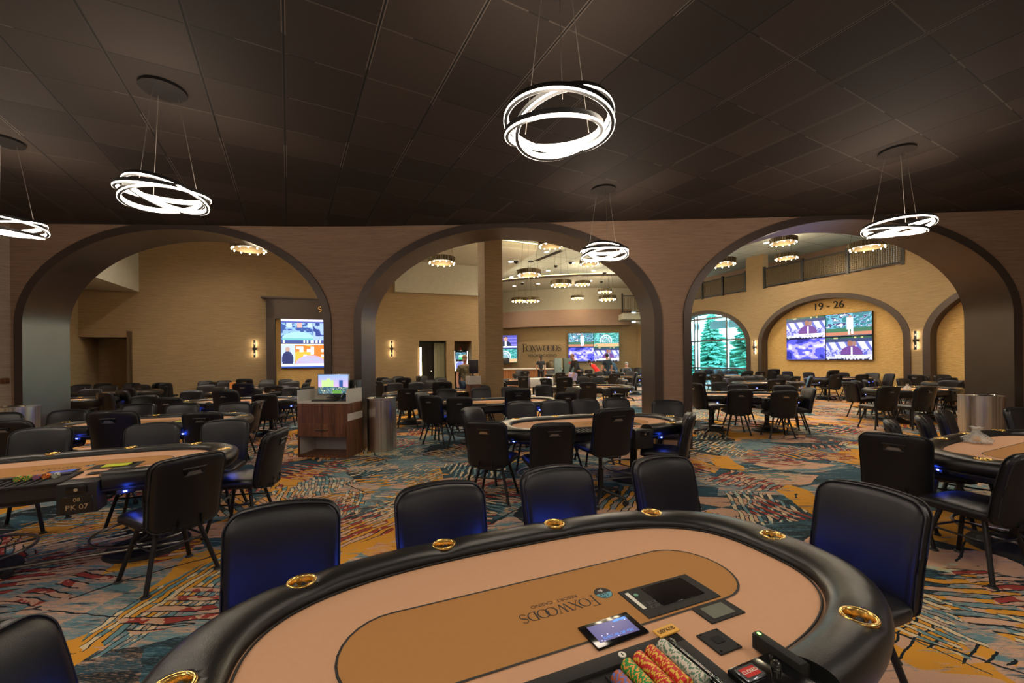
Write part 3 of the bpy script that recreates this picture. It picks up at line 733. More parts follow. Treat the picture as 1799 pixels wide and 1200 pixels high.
# ------------------------------------------------------------------ ring pendants
def ringp(loc_top,zc,label,seed,tilts,D=.62):
    p=empty('ring_pendant',(loc_top[0],loc_top[1],ZC),0,label,'pendant lamp','interlocking ring pendants')
    m=MB(); m.cyl((0,0,-.025),(0,0,0),.17,.17,40); m.build('canopy','black_metal',p)
    drop=zc-ZC
    for k,(ax,tl,ox,oy,dz,dd) in enumerate(tilts):
        R_=Matrix.Translation((ox,oy,drop+dz))@Matrix.Rotation(ax,4,'Z')@Matrix.Rotation(tl,4,'X')
        r=D/2*dd; n=64; hh=.022; tk=.010
        rg=MB(); rg.loft([[ (math.cos(a)*(r-tk),math.sin(a)*(r-tk),-hh),(math.cos(a)*(r+tk),math.sin(a)*(r+tk),-hh),(math.cos(a)*(r+tk),math.sin(a)*(r+tk),hh),(math.cos(a)*(r-tk),math.sin(a)*(r-tk),hh)] for a in [2*PI*i/n for i in range(n)]],loop=True)
        ro=rg.build('ring','black_metal',p,m=R_)
        st=MB(); st.loft([[(math.cos(a)*(r-tk-.003),math.sin(a)*(r-tk-.003),-hh*.9),(math.cos(a)*(r-tk-.0005),math.sin(a)*(r-tk-.0005),-hh*.9),(math.cos(a)*(r-tk-.0005),math.sin(a)*(r-tk-.0005),hh*.95),(math.cos(a)*(r-tk-.003),math.sin(a)*(r-tk-.003),hh*.95)] for a in [2*PI*i/n for i in range(n)]],loop=True)
        st.loft([[(math.cos(a)*(r+tk+.0005),math.sin(a)*(r+tk+.0005),-hh*.9),(math.cos(a)*(r+tk+.0035),math.sin(a)*(r+tk+.0035),-hh*.9),(math.cos(a)*(r+tk+.0035),math.sin(a)*(r+tk+.0035),-hh*.35),(math.cos(a)*(r+tk+.0005),math.sin(a)*(r+tk+.0005),-hh*.35)] for a in [2*PI*i/n for i in range(n)]],loop=True)
        st.build('light_strip','led_ring',ro,m=R_)
    for k in range(3):
        a=2*PI*k/3+.5; c_=MB(); c_.tube([(.10*math.cos(a),.10*math.sin(a),-.02),(.24*math.cos(a),.24*math.sin(a),drop)],.0022,6); c_.build('cable','cable',p)
    l=bpy.data.lights.new('pendant_light','POINT'); l.energy=PEND; l.color=(1,.84,.68); l.shadow_soft_size=.28
    lo=bpy.data.objects.new('pendant_light',l); C.objects.link(lo); lo.parent=p; lo.location=(0,0,drop-.08)
PEND=26
T3=lambda a:[(a,.10,0,.0,.0,1.04),(a+2.1,.24,.03,0,-.015,.95),(a+4.2,.17,-.03,.02,-.045,.93)]
ringp(up(287,155,ZC),3.10,'ring pendant lamp hanging over the left, before the left arch',1,T3(.5))
ringp((.31,2.60),3.08,'largest looking ring pendant lamp hanging above the nearest table, top centre',2,T3(1.9),.64)
ringp(up(1061,332,ZC),3.14,'ring pendant lamp hanging in front of the middle arch',3,T3(.1))
ringp(up(1576,264,ZC),3.12,'ring pendant lamp hanging in front of the right arch',4,T3(2.6))
ringp(up(5,246,ZC),3.10,'ring pendant lamp cut by the left edge of the photo',5,T3(3.4))
# ------------------------------------------------------------------ drum pendants of the back room
def drum():
    p=empty('drum_pendant',(0,0,0),0,'x','pendant lamp','fluted drum pendants')
    m=MB(); n=72
    R=lambda i:.43+.012*(1 if i%2 else -1)
    m.loft([[(math.cos(2*PI*i/n)*R(i),math.sin(2*PI*i/n)*R(i),0),(math.cos(2*PI*i/n)*R(i),math.sin(2*PI*i/n)*R(i),.17),(math.cos(2*PI*i/n)*.39,math.sin(2*PI*i/n)*.39,.17),(math.cos(2*PI*i/n)*.39,math.sin(2*PI*i/n)*.39,0)] for i in range(n)],loop=True)
    m.build('drum','brass_dark',p,smooth=False)
    for k in range(12):
        a=2*PI*k/12; b=MB(); b.sph((math.cos(a)*.40,math.sin(a)*.40,-.02),.017,seg=8,rings=6); b.build('bulb','bulb',p)
    for k in range(3):
        a=2*PI*k/3+.4; c_=MB(); c_.tube([(.38*math.cos(a),.38*math.sin(a),.16),(.1*math.cos(a),.1*math.sin(a),.95)],.004,5); c_.build('cable','black_metal',p)
    m=MB(); m.cyl((0,0,.94),(0,0,.98),.14,seg=20); m.build('canopy','black_metal',p)
    return p
dp=drum(); sn=snapshot(dp); first=True
DR=[(438,437,11.1,1,'seen at the top of the left arch'),(777,460,13.2,1,'alone left of the tall column'),(930,481,15.2,1,'nearest one right of the tall column'),(986,499,16.8,1,'in the middle cluster, left of the small pair'),(1024,498,21.5,.95,'in the middle cluster, just right of its neighbour'),(913,527,22.5,1,'low left one, half behind another drum'),(934,527,20.5,.95,'low one under the nearest drum'),(1015,522,26.0,.9,'smallest and farthest of the middle cluster'),(1063,511,23.5,.9,'upper one of the right stacked pair'),(1068,524,20.5,1,'lower one of the right stacked pair'),(1036,462,17.5,.95,'behind the front ring pendant at the middle arch'),(968,430,14.5,1,'cut by the top of the middle arch'),(1377,425,14.0,.95,'upper one of two left in the right arch'),(1382,452,16.5,.95,'lower one of two left in the right arch'),(1524,434,11.8,1,'before the balcony railing in the right arch'),(1268,463,13.5,1,'cut by the left edge of the right arch')]
for i,(u,v,D,sc,lb) in enumerate(DR):
    o=dp if i==0 else dup(sn)
    o.location=atD(u,v+2,D); o.scale=(sc*.98,sc*.98,sc); o['label']='fluted brass drum pendant, '+lb
    # cables must reach the ceiling: separate long drop per pendant
    top=ZB-o.location.z
    for c_ in kids(o):
        if c_.name.startswith('cable'):
            c_.scale=(1,1,1)
            me=c_.data.copy(); 
            for vv in me.vertices:
                if vv.co.z>.5: vv.co.z+= (top/sc-.98)
            c_.data=me
        if c_.name.startswith('canopy'): c_.location.z=top/sc-.98
    l=bpy.data.lights.new('drum_light','POINT'); l.energy=42; l.color=(1,.80,.55); l.shadow_soft_size=.3
    lo=bpy.data.objects.new('drum_light',l); C.objects.link(lo); lo.parent=o; lo.location=(0,0,-.08)
# ------------------------------------------------------------------ downlights & ceiling bits
def downlight(p,label,energy=70,grp='recessed ceiling lights'):
    o=empty('recessed_light',p,0,label,'ceiling light',grp)
    m=MB(); m.cyl((0,0,-.02),(0,0,.0),.13,.13,24); m.build('trim_ring','white_paint',o)
    m=MB(); m.cyl((0,0,-.025),(0,0,-.021),.10,.10,24); m.build('lens','downlight',o)
    l=bpy.data.lights.new('down_light','SPOT'); l.energy=energy; l.color=(1,.88,.74); l.shadow_soft_size=.15; l.spot_size=2.5; l.spot_blend=.8
    lo=bpy.data.objects.new('down_light',l); C.objects.link(lo); lo.parent=o; lo.location=(0,0,-.06)
DLp=[(961,442,'nearest the top of the middle arch'),(898,459,'on the grey panel right of the tall column'),(1006,461,'right of the linear vent'),(963.5,475,'in the middle of the tiled ceiling'),(899,486,'low beside the tall column'),(946,498,'on the far ceiling strip, middle'),(904,502,'on the far ceiling strip, left'),(1043,475,'left of the right drum pair'),(1038,493,'on the far ceiling strip, right'),(1347,426,'beside drum pendants in the right arch')]
for i,(u,v,lb) in enumerate(DLp):
    z=ZB if i not in (1,) else 5.8
    if i in (5,6,8): z=ZB-.12
    downlight(up(u,v,z)-Vector((0,0,.001)),'small round recessed ceiling light '+lb,90)
# added downlights, unseen above the arches, to even out the back room's light
for i,(x,y) in enumerate([(-12,10),(-9.5,12.5),(-7,10.5),(-6,13.5),(-3,12),(-4,16),(4.5,11),(8.5,9.5),(12,9.5),(7.5,14),(11.2,13.5),(9,19),(1,11.5),(-10.5,9),(6,22),(15,8)]):
    downlight((x,y,ZB-.001),'added fill downlight hidden above the arches over the back room',165,'added fill lights out of view')
    
def dome(u,v,z,lb):
    o=empty('ceiling_camera',up(u,v,z),0,lb,'security camera','dome cameras')
    m=MB(); m.cyl((0,0,-.05),(0,0,0),.13,.13,20); m.build('collar','white_paint',o)
    m=MB(); m.sph((0,0,-.06),.1); m.build('dome','black_gloss',o)
dome(907,457,5.8,'black dome camera on the grey panel right of the column'); dome(977,465,ZB,'black dome camera on the tiled ceiling, middle'); dome(1003,459,ZB,'black dome camera beside a downlight on the tiled ceiling'); dome(1057,493,ZB-.12,'black dome camera on the far strip at right'); dome(918,496,ZB-.12,'black dome camera on the far strip at left')
a=up(942,458,ZB); b=up(987,440,ZB); m=MB(); d=b-a
for k in (-.09,0,.09): m.box((a+b)/2+Vector((k*.7,k*.7,-.01)),(d.length,.05,.02),math.atan2(d.y,d.x))
tag(m.build('linear_vent','black_metal',smooth=False),'long dark slot vent in the white tiled ceiling','vent')
# ------------------------------------------------------------------ chairs
def rrect(w,h,r,n=6,taper=0):
    P=[]
    for cx,cy,a0 in ((w/2-r,h/2-r,0),(-w/2+r,h/2-r,PI/2),(-w/2+r,-h/2+r,PI),(w/2-r,-h/2+r,3*PI/2)):
        for k in range(n+1):
            a=a0+PI/2*k/n; P.append((cx+r*math.cos(a),cy+r*math.sin(a)))
    # densify long sides
    Q=[]
    for i,p in enumerate(P):
        q=P[(i+1)%len(P)]; Q.append(p); L=math.hypot(q[0]-p[0],q[1]-p[1])
        if L>.08:
            for k in range(1,5): Q.append((p[0]+(q[0]-p[0])*k/5,p[1]+(q[1]-p[1])*k/5))
    return Q
def pad(w,h,r,prof,deform):
    """prof: list of (scale inset metres or 'c', depth)"""
    m=MB(); rings=[]
    for ins,dep in prof:
        sx=max(.02,1-2*ins/w); sy=max(.02,1-2*ins/h)
        rings.append([deform(x*sx,y*sy,dep) for x,y in rrect(w,h,r)])
    m.loft(rings); return m
def back_def(x,y,d,zc=.68,hh=.52):
    # y = height coordinate; d = depth (positive = front)
    t_=(y/hh); wx=x*(1+.04*t_)
    yy=-.25-.10*(t_+.5)+.9*x*x-.05*(t_*t_)*1.0+d
    return (wx,yy,zc+y+ (x*x*-.35 if y>0 else 0))
PB=[(.21,-.040),(.15,-.043),(.08,-.043),(.035,-.041),(.012,-.034),(.0,-.022),(.0,-.005),(-.003,0),(.0,.005),(.0,.028),(.012,.042),(.035,.050),(.08,.055),(.15,.056),(.21,.056)]
def cut(name,mat,parent,w,h,r,prof,deform): return pad(w,h,r,prof,deform).build(name,mat,parent,angle=60)
def make_back(root,dz=0):
    f=lambda x,y,d: back_def(x,y,d,.680+dz)
    b=cut('backrest','leather',root,.455,.52,.065,PB,f)
    # piping seams
    for dd in (.030,-.024):
        m=MB(); m.tube([f(x*1.003,y*1.003,dd) for x,y in rrect(.457,.522,.065)],.0035,5,closed=True); m.build('piping','piping',b)
    # handle: frame on the rear, flat dark face paints the open slot's shade
    m=MB(); fr=[]
    zc=.150
    pts=[(-.062,zc-.027),(.062,zc-.027),(.070,zc+.027),(-.070,zc+.027)]
    m.tube([f(x,y,-.047) for x,y in pts for _ in (0,)],.007,6,closed=True); 
    h=m.build('handle','black_plastic',root)
    m=MB(); P=[f(x*.95,y,-.046) for x,y in pts]; Q=[f(x*.95,y,-.0455) for x,y in pts]; V=[m.bm.verts.new(p) for p in P]; m.bm.faces.new(V)
    m.build('slot','black_gloss',h)
    m=MB(); V=[m.bm.verts.new(f(x,y,-.0475)) for x,y in ((-.050,zc-.022),(.050,zc-.022),(.036,zc+.003),(-.036,zc+.003))]; m.bm.faces.new(V); m.build('slot_plate','handle_metal',h)
def make_seat(root,dz=0):
    def sd(x,y,d):
        z=.475+dz+d*1.0-.10*max(0,(y-.12))**1.3*1.2
        if d>.02: z-= .10*(x*x+y*y)
        return (x*(1+.03*(y/.45)),y+.005,z)
    PS=[(.22,-.040),(.10,-.040),(.02,-.036),(.0,-.024),(-.002,0),(.0,.018),(.012,.034),(.04,.044),(.10,.050),(.18,.052),(.22,.052)]
    cut('seat','leather',root,.475,.455,.075,PS,sd)
def make_chair(name='casino_chair'):
    c=empty(name,(0,0,0),0,'x','chair')
    make_seat(c); make_back(c)
    m=MB(); m.box((0,0,.425),(.30,.30,.025),bev=.006); m.build('seat_plate','black_metal',c)
    for sx in (-1,1):
        for sy in (-1,1):
            m=MB(); m.cyl((sx*.225,sy*.215,.012),(sx*.125,sy*.125,.42),.0155,.0165,12); lg=m.build('leg','black_metal',c)
            m=MB(); m.cyl((sx*.225,sy*.215,0),(sx*.225,sy*.215,.014),.030,.024,14); m.build('glide','black_plastic',lg)
    m=MB(); q=.168; m.tube([(q*math.copysign(abs(math.cos(a))**.35,math.cos(a)),q*math.copysign(abs(math.sin(a))**.35,math.sin(a)),.275) for a in [2*PI*k/32 for k in range(32)]],.008,6,closed=True); m.build('stretcher','black_metal',c)
    m=MB(); m.tube([(-.09,-.10,.425),(-.09,-.24,.43),(-.08,-.31,.43),(-.07,-.315,.50)],.009,6); m.tube([(.09,-.10,.425),(.09,-.24,.43),(.08,-.31,.43),(.07,-.315,.50)],.009,6); m.box((0,-.275,.43),(.20,.05,.05),bev=.005); m.build('back_bracket','black_metal',c)
    return c
def make_dealer():
    c=empty('dealer_chair',(0,0,0),0,'x','chair')
    dz=.14; make_seat(c,dz); make_back(c,dz)
    m=MB(); m.box((0,0,.55),(.26,.26,.03),bev=.006); m.box((0,-.27,.615),(.12,.03,.16),bev=.008); m.box((0,-.17,.555),(.07,.22,.02)); m.build('seat_plate','black_metal',c)
    m=MB(); m.cyl((0,0,.10),(0,0,.36),.033,.033,16); m.cyl((0,0,.34),(0,0,.54),.022,.022,12); m.build('gas_column','black_metal',c)
    b=MB()
    for k in range(5):
        a=2*PI*k/5+.3; b.cyl((.03*math.cos(a),.03*math.sin(a),.135),(.29*math.cos(a),.29*math.sin(a),.075),.026,.016,8)
    b.cyl((0,0,.09),(0,0,.15),.045,.04,16); b.build('star_base','black_plastic',c)
    for k in range(5):
        a=2*PI*k/5+.3; w=MB(); x,y=.29*math.cos(a),.29*math.sin(a); tx,ty=-math.sin(a),math.cos(a)
        w.cyl((x-tx*.022,y-ty*.022,.029),(x+tx*.022,y+ty*.022,.029),.029,.029,14); w.cyl((x,y,.03),(x,y,.085),.008,.008,6); w.build('caster','black_plastic',c)
    return c
ch0=make_chair(); chs=snapshot(ch0); de0=make_dealer(); des=snapshot(de0); usedc={'c':False,'d':False}
ORD=['first','second','third','fourth','fifth','sixth','seventh','eighth','ninth']
# ------------------------------------------------------------------ tables
def sup(a,b,n,N=96):
    return [(a*math.copysign(abs(math.cos(t_))**(2/n),math.cos(t_)),b*math.copysign(abs(math.sin(t_))**(2/n),math.sin(t_))) for t_ in [2*PI*k/N for k in range(N)]]
FZ=.752
CUPS=[(-.84,.455),(-.29,.545),(.26,.548),(.79,.47),(1.095,.03),(.775,-.475),(-1.095,.03),(-.775,-.475)]
PORTS=[(-.56,.60),(0,.615),(.56,.605),(1.13,.30),(1.10,-.30),(-1.13,.30),(-1.10,-.30),(.62,-.60),(-.62,-.60)]
def stadium(ax,ay,rx,N=14):
    P=[]
    for sx,a0 in ((1,-PI/2),(-1,PI/2)):
        for k in range(N+1):
            a=a0+PI*k/N; P.append((sx*(ax-rx)+rx*math.cos(a),ay*math.sin(a)))
    return P
def make_table():
    T=empty('poker_table',(0,0,0),0,'x','poker table')
    m=MB(); m.poly(sup(1.17,.600,2.9),FZ-.004,FZ); m.build('table_top','felt',T,angle=30); m=MB(); m.poly(sup(1.172,.602,2.9),.66,FZ-.004); m.build('under_board','black_plastic',T,angle=30)
    # racetrack
    m=MB(); m.poly(stadium(.72,.19,.17),FZ+.0002,FZ+.0012); m.build('racetrack','felt_track',T,smooth=False)
    o_=stadium(.7245,.1945,.1735); i_=stadium(.7165,.1865,.1675); m=MB(); m.loft([[(a[0],a[1],FZ+.0018),(b[0],b[1],FZ+.0018)] for a,b in zip(o_,i_)],closed=False,loop=True); m.build('border_line','ink',T,smooth=False)
    # padded rail with dealer gap
    N=240; R=[]
    for k in range(N+1):
        # start at the right end of gap, sweep counter clockwise to the left end
        t_=2*PI*k/N
        R.append(t_)
    def outl(a,b,n,t_): return (a*math.copysign(abs(math.cos(t_))**(2/n),math.cos(t_)),b*math.copysign(abs(math.sin(t_))**(2/n),math.sin(t_)))
    # parameter list where inside gap removed
    ts=[t_ for t_ in np.linspace(-PI/2,3*PI/2,721) if not (abs(outl(1.1,.55,2.9,t_)[0])<.44 and math.sin(t_)<0)]
    rings=[]; prof=[(0,.0),(.02,.020),(.08,.032),(.16,.040),(.25,.045),(.34,.048),(.43,.0495),(.52,.0495),(.61,.048),(.70,.045),(.79,.040),(.86,.033),(.93,.020),(.985,-.004),(1.0,-.030),(.975,-.056),(.90,-.075),(.75,-.085),(.4,-.085),(.05,-.06)]
    for t_ in ts:
        a=outl(.985,.478,2.9,t_); b=outl(1.205,.628,2.75,t_)
        k=1
        # dimples around cups
        dm=0
        mid=((a[0]+b[0])/2,(a[1]+b[1])/2)
        for cx,cy in CUPS:
            d=math.hypot(mid[0]-cx,mid[1]-cy); dm=max(dm,math.exp(-(d/.065)**2))
        rg_=[]
        for f,h in prof:
            x,y=a[0]+(b[0]-a[0])*f,a[1]+(b[1]-a[1])*f; cx,cy=min(CUPS,key=lambda q:math.hypot(x-q[0],y-q[1])); dc=math.hypot(x-cx,y-cy)
            if h>.03: h=h-.010*math.exp(-(dc/.065)**2)
            if dc<.054 and h>.015:
                if dc>.036: k_=.045/dc; x,y=cx+(x-cx)*k_,cy+(y-cy)*k_
                else: h=.004
            rg_.append((x,y,FZ+h))
        rings.append(rg_)
    m=MB(); m.loft(rings); m.build('padded_rail','rail_leather',T,angle=70)
    a_=[outl(.975,.468,2.9,t_) for t_ in ts]; m=MB(); m.tube([(x,y,FZ+.004) for x,y in a_],.004,5); m.build('welt','ink',T)
    for cx,cy in CUPS:
        m=MB(); seg=28
        z=FZ+.043
        # rim + inner cup
        def rg(r,zz): return [(cx+r*math.cos(2*PI*k/seg),cy+r*math.sin(2*PI*k/seg),zz) for k in range(seg)]
        m.loft([rg(.0385,FZ+.006),rg(.0510,z-.006),rg(.0520,z-.001),rg(.0490,z+.003),rg(.0425,z+.003),rg(.0385,z-.002),rg(.0372,FZ+.008)],cap0=False,cap1=False)
        c_=m.build('cup_holder','gold',T,angle=60)
        m=MB(); m.loft([rg(.0368,FZ+.010),rg(.0360,FZ+.0085)],cap0=False); m.build('cup_well','gold_dark',c_)
    # under structure
    m=MB(); m.poly(sup(1.02,.46,3),.60,.67); m.build('apron','black_plastic',T,angle=30)
    for sx in (-1,1):
        m=MB(); m.cyl((sx*.55,0,.12),(sx*.55,0,.61),.045,.045,16); m.build('pedestal','black_metal',T)
        m=MB(); m.cyl((sx*.55,0,.0),(sx*.55,0,.03),.30,.29,32); m.cyl((sx*.55,0,.03),(sx*.55,0,.13),.23,.06,32); m.build('base','base_black',T)
        m=MB(); m.tube([(sx*.55+.37*math.cos(2*PI*k/32),.37*math.sin(2*PI*k/32),.16) for k in range(32)],.012,8,closed=True)
        for k in range(4): m.cyl((sx*.55,0,.14),(sx*.55+.37*math.cos(PI/2*k+.5),.37*math.sin(PI/2*k+.5),.16),.007,seg=6)
        m.build('foot_ring','foot_chrome',T)
    m=MB(); m.cyl((-.9,-.42,.15),(.9,-.42,.15),.012,seg=8); m.cyl((-.55,-.42,.15),(-.55,0,.12),.01,seg=6); m.cyl((.55,-.42,.15),(.55,0,.12),.01,seg=6); m.build('foot_bar','foot_chrome',T)
    for i,(x,y) in enumerate(PORTS):
        n_=Vector((x/1.2**2,y/.62**2,0)).normalized(); a=math.atan2(n_.y,n_.x)
        p=Vector((x,y,0))*.93; m=MB(); m.box((p.x,p.y,.645),(.05,.10,.035),a,.004); pt=m.build('charging_port','black_plastic',T)
        p2=p+n_*.027; m=MB(); m.box((p2.x,p2.y,.645),(.003,.022,.010),a); m.build('port_light','blue_led',pt)
    # dealer tray
    m=MB()
    tx0,tx1,ty0,ty1=-.44,.235,-.62,-.27
    m.box(((tx0+tx1)/2,ty1-.0225,FZ+.006),(tx1-tx0,.045,.016),bev=.003); m.box((tx0+.012,(ty0+ty1)/2,FZ+.006),(.024,ty1-ty0,.016),bev=.003); m.box((tx1-.022,(ty0+ty1)/2,FZ+.006),(.044,ty1-ty0,.016),bev=.003); m.box(((tx0+tx1)/2,ty0+.012,FZ+.006),(tx1-tx0,.024,.016),bev=.003)
    m.box(((tx0+tx1)/2,(ty0+ty1)/2,FZ-.0),(tx1-tx0-.01,ty1-ty0-.01,.004)); tr=m.build('chip_tray','tray_black',T)
    m=MB()
    for k in range(11): m.box((tx0+.05+k*.047,(ty0+ty1)/2-.02,FZ+.006),(.003,ty1-ty0-.08,.010))
    m.build('divider','tray_black',tr)
    # box under dealer side
    m=MB(); m.box((.34,-.565,.645),(.22,.16,.22),bev=.006); db=m.build('drop_box','black_plastic',T)
    m=MB(); m.box((.34,-.648,.710),(.11,.012,.05),bev=.003); m.build('lock_plate','black_gloss',db)
    m=MB(); m.cyl((.34,-.652,.710),(.34,-.660,.710),.012,seg=14); m.build('lock','chrome',db)
    # electronics on felt
    m=MB(); m.box((.375,-.095,FZ+.002),(.32,.165,.004),bev=.0015,seg=1); sh=m.build('card_shuffler','black_satin',T)
    m=MB(); m.box((.40,-.085,FZ+.0045),(.19,.115,.003),bev=.001,seg=1); m.build('lid','black_gloss',sh)
    m=MB(); m.box((.073,-.18,FZ+.004),(.19,.11,.008),.03,.003); tb=m.build('dealer_tablet','black_gloss',T)
    screen('display',P_tablet,.145,.075,36,20,tb,Matrix.Translation((.073,-.18,FZ+.0085))@Matrix.Rotation(PI,4,'Z'))
    m=MB(); m.box((.455,-.235,FZ+.002),(.15,.085,.005),bev=.0015,seg=1); dpn=m.build('chip_reader','black_satin',T)
    m=MB(); m.box((.452,-.235,FZ+.005),(.095,.058,.002)); m.build('window','screen_grey',dpn)
    m=MB(); m.box((.33,-.345,FZ+.003),(.085,.09,.006),bev=.0015,seg=1); sp=m.build('slot_plate','black_satin',T)
    m=MB(); m.box((.33,-.342,FZ+.0065),(.032,.028,.002)); m.build('slot','ink_black',sp)
    for dx in (-.033,.033):
        for dy in (-.037,.037):
            m=MB(); m.cyl((.33+dx,-.345+dy,FZ+.005),(.33+dx,-.345+dy,FZ+.0075),.003,seg=8); m.build('screw','chrome',sp)
    # printed name on felt, upright from the far side
    Mt=Matrix.Rotation(PI,4,'Z')
    lm=Matrix.Translation((-.022,.008,FZ+.0014))@Mt
    lo=serif('FOXWOODS',.047,'ink','printed_logo',T,lm,.0004)
    text('RESORT',.023,'ink','printed_subtitle',lo,.0002,Matrix.Translation((.030,.032,FZ+.0016))@Mt)
    text('CASINO',.023,'ink','printed_subtitle',lo,.0002,Matrix.Translation((-.068,.032,FZ+.0016))@Mt)
    m=MB(); m.poly([(0,.007),(.002,.002),(.007,0),(.002,-.002),(0,-.007),(-.002,-.002),(-.007,0),(-.002,.002)],0,.0004); m.build('printed_star','ink_yellow',lo,smooth=False,m=Matrix.Translation((-.018,.033,FZ+.0014)))
    m=MB(); m.cyl((.167,.008,FZ+.0012),(.167,.008,FZ+.0016),.033,seg=28); em=m.build('printed_emblem','ink',T)
    m=MB(); m.poly([(.033*.94*math.cos(a)+.167,.033*.94*math.sin(a)+.008) for a in [PI*1.02+PI*.96*k/14 for k in range(15)]],FZ+.0017,FZ+.0019); eb=m.build('emblem_sky','ink_blue',em,smooth=False)
    m=MB(); 
    random.seed(3)
    for k in range(34):
        a=-random.uniform(.15,PI-.15); r=random.uniform(.006,.028); m.cyl((.167+r*math.cos(a),.008+r*math.sin(a),FZ+.0018),(.167+r*math.cos(a),.008+r*math.sin(a),FZ+.0021),.0022,seg=5)
    m.build('emblem_tree','ink',eb,smooth=False)
    m=MB(); m.tube([(.172,.030,FZ+.002),(.163,.026,FZ+.002),(.171,.019,FZ+.002),(.165,.014,FZ+.002)],.0014,5); m.tube([(.157,.027,FZ+.002),(.160,.022,FZ+.002),(.166,.020,FZ+.002)],.001,5); m.build('emblem_animal','label_white',em)
    return T
simple('green_button',(.02,.22,.12,1),.3); simple('grey_text',(.06,.06,.06,1),.6); simple('gold_dark',(.32,.18,.04,1),.3,1); simple('tray_black',(.010,.009,.009,1),.75); simple('black_satin',(.009,.009,.0075,1),.8); simple('ink_black',(.002,.002,.002,1),.9); simple('screen_grey',(.16,.17,.14,1),.25)
tb0=make_table(); tbs=snapshot(tb0)
TABLES={
'near':(.168,1.423,22.5,'nearest poker table, empty beige felt with a gold oval track','nearest table'),
'seven':(-3.68,3.38,25,'poker table at the left with the PK 07 drop box and lime card','table with PK 07 box'),
'mid':(1.03,5.38,14,'poker table centred before the middle arch, three chair backs this side','table before middle arch'),
'right':(4.62,3.62,25,'poker table at the right edge with a clear plastic bag on it','table with plastic bag'),
'left2':(-5.15,6.0,14,'poker table directly behind the PK 07 table, before the left arch','table before left arch'),
'c6':(-.2,8.2,14,'poker table just inside the middle arch, right before the column','first table inside middle arch'),
'c7':(-2.1,10.7,18,'poker table left of the tall column, before the dark doorway','table left of column'),
'c7b':(-4.4,14.3,20,'farthest poker table left of the column, by the doorway wall','table by doorway wall'),
'l1':(-5.85,9.0,12,'poker table just inside the left arch, beside the computer kiosk','table inside left arch'),
'l2':(-7.1,11.5,18,'second poker table inside the left arch, below the left sconce','second table in left arch'),
'l3':(-8.6,13.5,20,'last poker table by the dark portal, orange box on it','table with orange box'),
'l4':(-10.6,9.5,20,'poker table beside the left jamb of the left arch','table by left jamb'),
'l5':(-11.9,12.3,20,'poker table by the dark alcove at far left','table by dark alcove'),
'r8':(4.95,9.05,-12,'poker table just inside the right arch, two chair backs this side','first table in right arch'),
'r9':(8.0,13.2,2,'second poker table inside the right arch, paper on its felt','second table in right arch'),
'rw':(9.4,18.2,0,'poker table under the spruce window','table by spruce window'),
'r10':(9.75,10.1,14,'poker table right, with cyan lit chairs at its left end','table with cyan chairs'),
'r11':(12.0,15.2,5,'poker table below the right wall screens','table below right screens'),
'r12':(13.3,11.9,-10,'poker table below the rightmost niche, beside the steel bin','table at right niche'),
'm13':(2.35,12.2,-6,'poker table with loose white paper in the middle arch','table with white paper'),
'm14':(4.9,18.3,-5,'poker table beside the man in navy polo, far right of middle arch','table at far right of middle arch'),
'm15':(.3,16.6,-3,'poker table beyond the white trolley','table beyond white trolley'),
'm16':(2.9,21.6,0,'farthest poker table, before the grey lockers','table before grey lockers'),
'm17':(6.6,23.6,-5,'poker table where the seated man in suit sits','table of the seated man'),
}
TO={}
for i,(k,(x,y,th,lb,sh)) in enumerate(TABLES.items()):
    o=tb0 if i==0 else dup(tbs)
    o.location=(x,y,0); o.rotation_euler=(0,0,math.radians(th)); o['label']=lb; o['group']='poker tables'; TO[k]=o
    if k=='mid': o.scale=(1.08,1,1)
for k in ('near','seven','left2','mid','right','c6','l1'):
    T=TO[k]
    for (x,y) in PORTS:
        n_=Vector((x/1.2**2,y/.62**2,0)).normalized(); p=Vector((x,y,0))*.93+n_*.07
        l=bpy.data.lights.new('port_glow','POINT'); l.energy=.65 if k=='near' else .16; l.color=(.03,.10,1); l.shadow_soft_size=.03
        lo=bpy.data.objects.new('port_glow',l); C.objects.link(lo); lo.parent=T; lo.location=(p.x,p.y,.645)
# text plates
def plate(T,code,box=True):
    if box:
        b=[c_ for c_ in kids(T) if c_.name.startswith('drop_box')][0]
        m=MB(); m.box((.34,-.646,.605),(.17,.006,.115),bev=.002,seg=1); pl=m.build('number_plate','black_gloss',b)
        text('08',.038,'brass_text','plate_number',pl,.0006,Matrix.Translation((.34,-.650,.637))@Matrix.Rotation(PI/2,4,'X'))
        text('PK '+code,.050,'brass_text','plate_number',pl,.0006,Matrix.Translation((.34,-.650,.585))@Matrix.Rotation(PI/2,4,'X'))
simple('brass_text',(.55,.38,.2,1),.4,.3)
plate(TO['seven'],'07')
# near table extra fittings
T=TO['near']
m=MB(); m.box((.31,-.555,FZ+.016),(.165,.19,.028),bev=.003); pf=m.build('drop_slot_panel','black_gloss',T)
m=MB(); m.box((.268,-.495,FZ+.033),(.066,.044,.006),bev=.002,seg=1); f_=m.build('slot_frame','handle_metal',pf)
m=MB(); m.box((.268,-.495,FZ+.0365),(.050,.028,.001)); rd=m.build('slot_card','red_plastic',f_)
text('CLOSED',.014,'label_white','card_text',rd,.0003,Matrix.Translation((.268,-.495,FZ+.0375))@Matrix.Rotation(0,4,'Z'))
text('08',.034,'brass_text','plate_number',pf,.0004,Matrix.Translation((.272,-.552,FZ+.031)))
text('PK 08',.040,'brass_text','plate_number',pf,.0004,Matrix.Translation((.300,-.598,FZ+.031)))
m=MB(); m.cyl((.325,-.525,FZ+.03),(.325,-.525,FZ+.050),.011,.013,12); m.sph((.325,-.525,FZ+.055),.013); m.build('clear_knob','clear_acrylic',pf)
